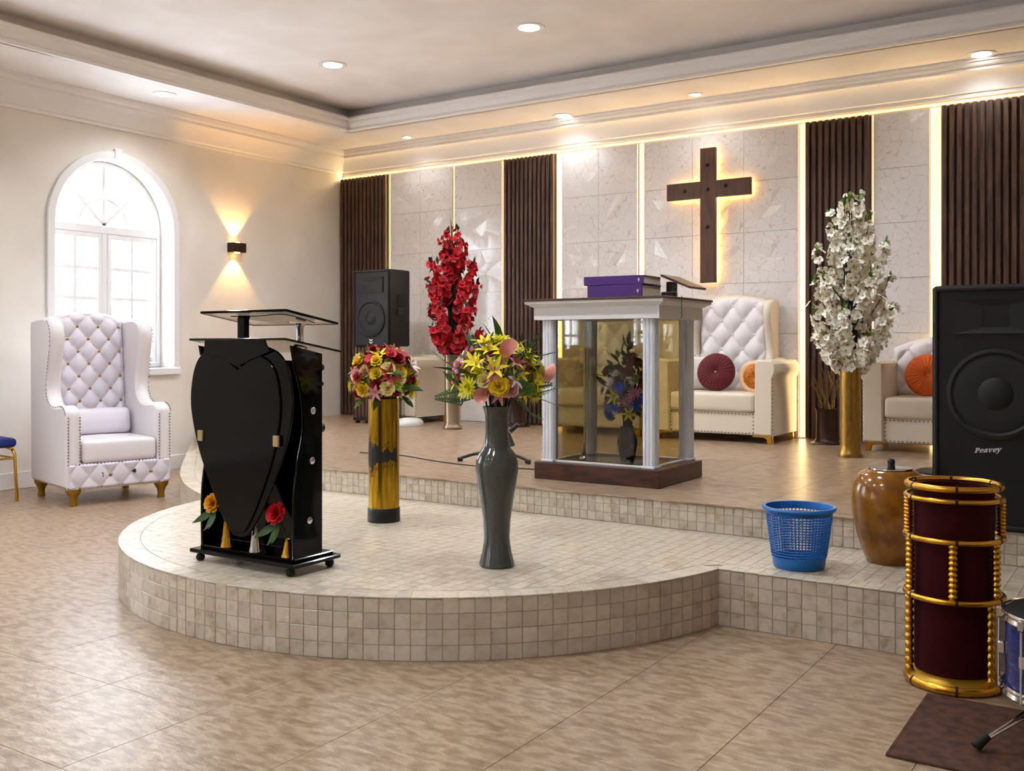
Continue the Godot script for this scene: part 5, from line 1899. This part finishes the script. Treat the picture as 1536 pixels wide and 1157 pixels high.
	solo("small_green_vase", "small glossy dark green vase inside the glass table", "vase", turned([Vector2(0, 0), Vector2(0.04, 0.0), Vector2(0.043, 0.006), Vector2(0.052, 0.05), Vector2(0.061, 0.1), Vector2(0.06, 0.135), Vector2(0.046, 0.17), Vector2(0.037, 0.19), Vector2(0.043, 0.212), Vector2(0.039, 0.212), Vector2(0.03, 0.19), Vector2(0.03, 0.1), Vector2(0, 0.1)], 36), M.vase_teal, at)
	t = thing("blue_pink_bouquet", "bouquet of blue, pink and white flowers inside the glass table", "flowers", at)
	pick = func(y: float, i: int) -> String:
		if y > 0.55:
			return ["rose_orange", "leaf", "rose_red", "leaf_small", "leaf_small"][i % 5]
		if y > 0.2:
			return ["mum_white", "rose_orange", "leaf", "mum_white"][i % 4]
		return ["mum_blue", "mum_pink", "mum_blue", "mum_pink", "lily_yellow", "mum_blue"][i % 6]
	bouquet(t, Vector3(0, 0.4, 0), Vector3(0.15, 0.26, 0.13), 60, pick, ["leaf_small", "leaf_small", "leaf_light", "leaf_small"], 50, 1.0, -0.5)
	for k in 7:
		put(t, "leaf", "leaf", Vector3(0, 0.6 + 0.018 * k, 0), Vector3(sin(k * 2.2), 0.9, cos(k * 2.2) * 0.6), 0.8)
	core_stems(t, 0.11, 0.5, 0.02, 0.08)
	st = mk()
	lathe(st, [Vector2(0, 0), Vector2(0.03, 0.0), Vector2(0.028, 0.01), Vector2(0.012, 0.025), Vector2(0.018, 0.045), Vector2(0.012, 0.07), Vector2(0.004, 0.09), Vector2(0, 0.095)], 10)
	solo("silver_ornament", "small silver ornament inside the glass table", "ornament", st, M.chrome, Vector3(-3.02, H2 + 0.105, -5.4))
	# single blooms at the foot of the lectern
	for k: Array in [["gold_bloom", "single yellow ruffled bloom tucked beside the lectern shield", "carnation_gold", Vector3(-3.455, H1 + 0.17, -2.965), Vector3(-3.525, 0.5, -2.95), 1.15], ["red_bloom", "single red ruffled bloom with green leaves under the lectern shield", "carnation_red", Vector3(-3.1, H1 + 0.07, -2.99), Vector3(-3.135, 0.49, -2.955), 1.25]]:
		var b := thing(k[0], k[1], "flower", k[3])
		var d: Vector3 = k[4] - k[3]
		put(b, "blossom", k[2], d, Vector3(0.15, 0.35, 1), k[5])
		st = mk()
		tube(st, [Vector3.ZERO, d * 0.5 + Vector3(0.005, 0, -0.01), d + Vector3(0, -0.005, -0.01)], 0.004, 6)
		part(b, "stem", st, M.leafy)
		for i in 3:
			part(b, "leaf", B.leaf, M.petal, Transform3D(along(Vector3([0.5, -0.6, 0.15][i], [-1.0, -0.6, -1.2][i], 0.2)), d * 0.85 + Vector3(0.0, -0.01, 0.004)))

# ------------------------------------------------------------------ basket, pot, drums and rug at the right
func build_right_corner() -> void:
	# blue lattice basket
	var t := thing("laundry_basket", "blue plastic lattice basket on the lower stage", "basket", Vector3(-1.325, H1, -4.265))
	var h := 0.255
	var rad := func(y: float) -> float: return lerpf(0.108, 0.14, y / h)
	part(t, "bottom", turned([Vector2(0, 0), Vector2(0.1, 0.0), Vector2(0.108, 0.008), Vector2(0.113, 0.05), Vector2(0.11, 0.05), Vector2(0.104, 0.01), Vector2(0, 0.008)], 48), M.blue_plastic)
	var st := mk()
	for k in 54:
		var a := TAU * k / 54
		var d := Vector3(cos(a), 0, sin(a))
		tube(st, [d * 0.112 + Vector3(0, 0.048, 0), d * float(rad.call(0.15)) + Vector3(0, 0.15, 0), d * 0.139 + Vector3(0, h - 0.005, 0)], 0.0026, 4)
	for k in 17:
		var y := 0.06 + 0.0115 * k
		torus(st, Vector3(0, y, 0), rad.call(y) + 0.001, 0.0027, 48, 4)
	stuff(t, "lattice", st, M.blue_plastic)
	st = mk()
	lathe(st, [Vector2(0.136, h - 0.02), Vector2(0.139, h - 0.02), Vector2(0.141, h - 0.004), Vector2(0.153, h - 0.006), Vector2(0.157, h + 0.002), Vector2(0.152, h + 0.009), Vector2(0.14, h + 0.008), Vector2(0.136, h - 0.02)], 56)
	part(t, "rim", st, M.blue_plastic)
	solo("black_dish", "flat round black dish on the upper stage behind the large loudspeaker", "dish", turned([Vector2(0, 0), Vector2(0.15, 0), Vector2(0.15, 0.01), Vector2(0.12, 0.022), Vector2(0.02, 0.035), Vector2(0, 0.035)], 32), M.black, Vector3(-1.2, H2, -6.75))
	# brown glazed pot
	t = thing("ceramic_pot", "large rounded brown glazed pot beside the maroon drum", "pot", Vector3(-1.02, H1, -4.585))
	part(t, "body", turned([Vector2(0, 0), Vector2(0.094, 0.0), Vector2(0.1, 0.006), Vector2(0.118, 0.05), Vector2(0.143, 0.13), Vector2(0.16, 0.22), Vector2(0.164, 0.28), Vector2(0.157, 0.34), Vector2(0.135, 0.385), Vector2(0.105, 0.405), Vector2(0.088, 0.41), Vector2(0.085, 0.408), Vector2(0.08, 0.39), Vector2(0, 0.38)], 56), M.pot)
	st = mk()
	lathe(st, [Vector2(0, 0.398), Vector2(0.075, 0.4), Vector2(0.094, 0.412), Vector2(0.092, 0.416), Vector2(0.05, 0.413), Vector2(0, 0.414)], 40)
	part(t, "lid", st, M.chrome)
	st = mk()
	lathe(st, [Vector2(0, 0.414), Vector2(0.017, 0.414), Vector2(0.015, 0.43), Vector2(0.0165, 0.446), Vector2(0.01, 0.455), Vector2(0, 0.456)], 14, Transform3D(Basis(), Vector3(0.005, 0, 0)))
	part(t, "knob", st, M.rubber)
	# maroon drum in its gold frame
	t = thing("maroon_drum", "tall maroon cylinder drum in a gold ringed frame", "drum", Vector3(-0.632, 0, -3.815))
	part(t, "shell", turned([Vector2(0, 0.05), Vector2(0.128, 0.05), Vector2(0.132, 0.06), Vector2(0.132, 0.7), Vector2(0.122, 0.7), Vector2(0.12, 0.675), Vector2(0, 0.67)], 56), M.maroon)
	for k: Array in [[0.705, 0.153, 0.012], [0.664, 0.158, 0.009], [0.525, 0.16, 0.0105], [0.32, 0.16, 0.0105], [0.018, 0.15, 0.018]]:
		st = mk()
		torus(st, Vector3(0, k[0], 0), k[1], k[2], 64, 10)
		var ring := part(t, "ring", st, M.gold)
		for i in 6:
			var a := 0.3 + TAU * i / 6
			st = mk()
			tube(st, [Vector3(cos(a - 0.03) * k[1], k[0], sin(a - 0.03) * k[1]), Vector3(cos(a + 0.03) * k[1], k[0], sin(a + 0.03) * k[1])], k[2] * 1.06, 10)
			part(ring, "joint", st, M.bronze_dark)
	part(t, "base_disc", turned([Vector2(0, 0.003), Vector2(0.148, 0.003), Vector2(0.158, 0.01), Vector2(0.158, 0.034), Vector2(0.148, 0.044), Vector2(0.13, 0.052), Vector2(0, 0.052)], 56), M.gold_paint)
	var bead: Array = []
	for i in 41:
		bead.append(Vector2(0.0105 + 0.0055 * absf(sin(i * PI / 4.0)), i / 40.0))
	for k: Array in [[0.53, 0.66, -0.25], [0.53, 0.66, 2.75], [0.33, 0.52, 0.35], [0.33, 0.52, 1.42], [0.33, 0.52, 2.6], [0.33, 0.52, 4.6], [0.036, 0.315, 2.65], [0.036, 0.315, 4.7], [0.036, 0.315, 0.55], [0.53, 0.66, 4.5]]:
		st = mk()
		var pr := []
		for v: Vector2 in bead:
			pr.append(Vector2(v.x, lerpf(k[0], k[1], v.y)))
		pr.push_front(Vector2(0, k[0]))
		pr.append(Vector2(0, k[1]))
		lathe(st, pr, 10, Transform3D(Basis(), Vector3(cos(k[2]) * 0.153, 0, sin(k[2]) * 0.153)))
		part(t, "beaded_post", st, M.gold)
	# rug
	t = thing("floor_mat", "worn dark brown mat under the blue drum", "mat", Vector3(0.4, 0, -3.325))
	part(t, "mat", boxed(Vector3(0, 0.0045, 0), Vector3(2.16, 0.007, 0.6), 0.002), M.rug)
	st = mk()
	for s: float in [-1.0, 1.0]:
		box(st, Vector3(0, 0.0045, s * 0.297), Vector3(2.17, 0.009, 0.012), 0.002)
		box(st, Vector3(s * 1.08, 0.0045, 0), Vector3(0.012, 0.009, 0.6), 0.002)
	part(t, "binding", st, M.rug)
	# blue drum on chrome legs
	var c := Vector3(-0.215, 0.008, -3.4)
	t = thing("blue_drum", "blue pearl drum with chrome hoops and splayed legs", "drum", c)
	var r := 0.2
	var y0 := 0.145
	var y1 := 0.385
	part(t, "shell", turned([Vector2(r - 0.01, y0), Vector2(r, y0), Vector2(r, y1), Vector2(r - 0.01, y1)], 64), M.drum_blue)
	for y: float in [y0 + 0.01, y1 - 0.008]:
		st = mk()
		lathe(st, [Vector2(r + 0.002, y - 0.014), Vector2(r + 0.011, y - 0.014), Vector2(r + 0.013, y - 0.01), Vector2(r + 0.007, y), Vector2(r + 0.013, y + 0.01), Vector2(r + 0.009, y + 0.016), Vector2(r + 0.002, y + 0.014)], 64)
		part(t, "hoop", st, M.chrome)
	part(t, "drum_head", turned([Vector2(0, y1 + 0.0), Vector2(r, y1 + 0.0), Vector2(r, y1 + 0.003), Vector2(0, y1 + 0.003)], 56), M.drum_skin)
	part(t, "drum_head", turned([Vector2(0, y0 - 0.002), Vector2(r, y0 - 0.002), Vector2(r, y0 + 0.001), Vector2(0, y0 + 0.001)], 56), M.drum_skin)
	for i in 8:
		var a := 3.05 + TAU * i / 8
		var d := Vector3(cos(a), 0, sin(a))
		st = mk()
		tube(st, [d * (r + 0.017) + Vector3(0, y0, 0), d * (r + 0.017) + Vector3(0, y1, 0)], 0.0042, 6)
		var lug := part(t, "tension_rod", st, M.chrome)
		st = mk()
		box(st, d * (r + 0.009) + Vector3(0, (y0 + y1) / 2, 0), Vector3(0.022, 0.04, 0.022), 0.005, Basis(Vector3.UP, -a))
		part(lug, "lug", st, M.chrome)
		st = mk()
		box(st, d * (r + 0.015) + Vector3(0, y1 - 0.012, 0), Vector3(0.02, 0.035, 0.02), 0.005, Basis(Vector3.UP, -a))
		part(lug, "claw", st, M.chrome)
	for i in 3:
		var a := 2.43 + TAU * i / 3
		var d := Vector3(cos(a), 0, sin(a))
		var sd := Vector3(-sin(a), 0, cos(a)) * 0.012
		st = mk()
		for s: float in [-1.0, 1.0]:
			tube(st, [d * 0.03 + sd * s + Vector3(0, 0.135, 0), d * 0.14 + sd * s + Vector3(0, 0.12, 0), d * 0.31 + sd * s * 0.3 + Vector3(0, 0.03, 0)], 0.0045, 6)
		var leg := part(t, "leg", st, M.chrome)
		st = mk()
		tube(st, [d * 0.295 + Vector3(0, 0.045, 0), d * 0.335 + Vector3(0, 0.014, 0)], [0.013, 0.0165], 10)
		part(leg, "rubber_foot", st, M.rubber)
	st = mk()
	tube(st, [Vector3(0, 0.05, 0), Vector3(0, 0.144, 0)], 0.013, 10)
	part(t, "stand_post", st, M.chrome)
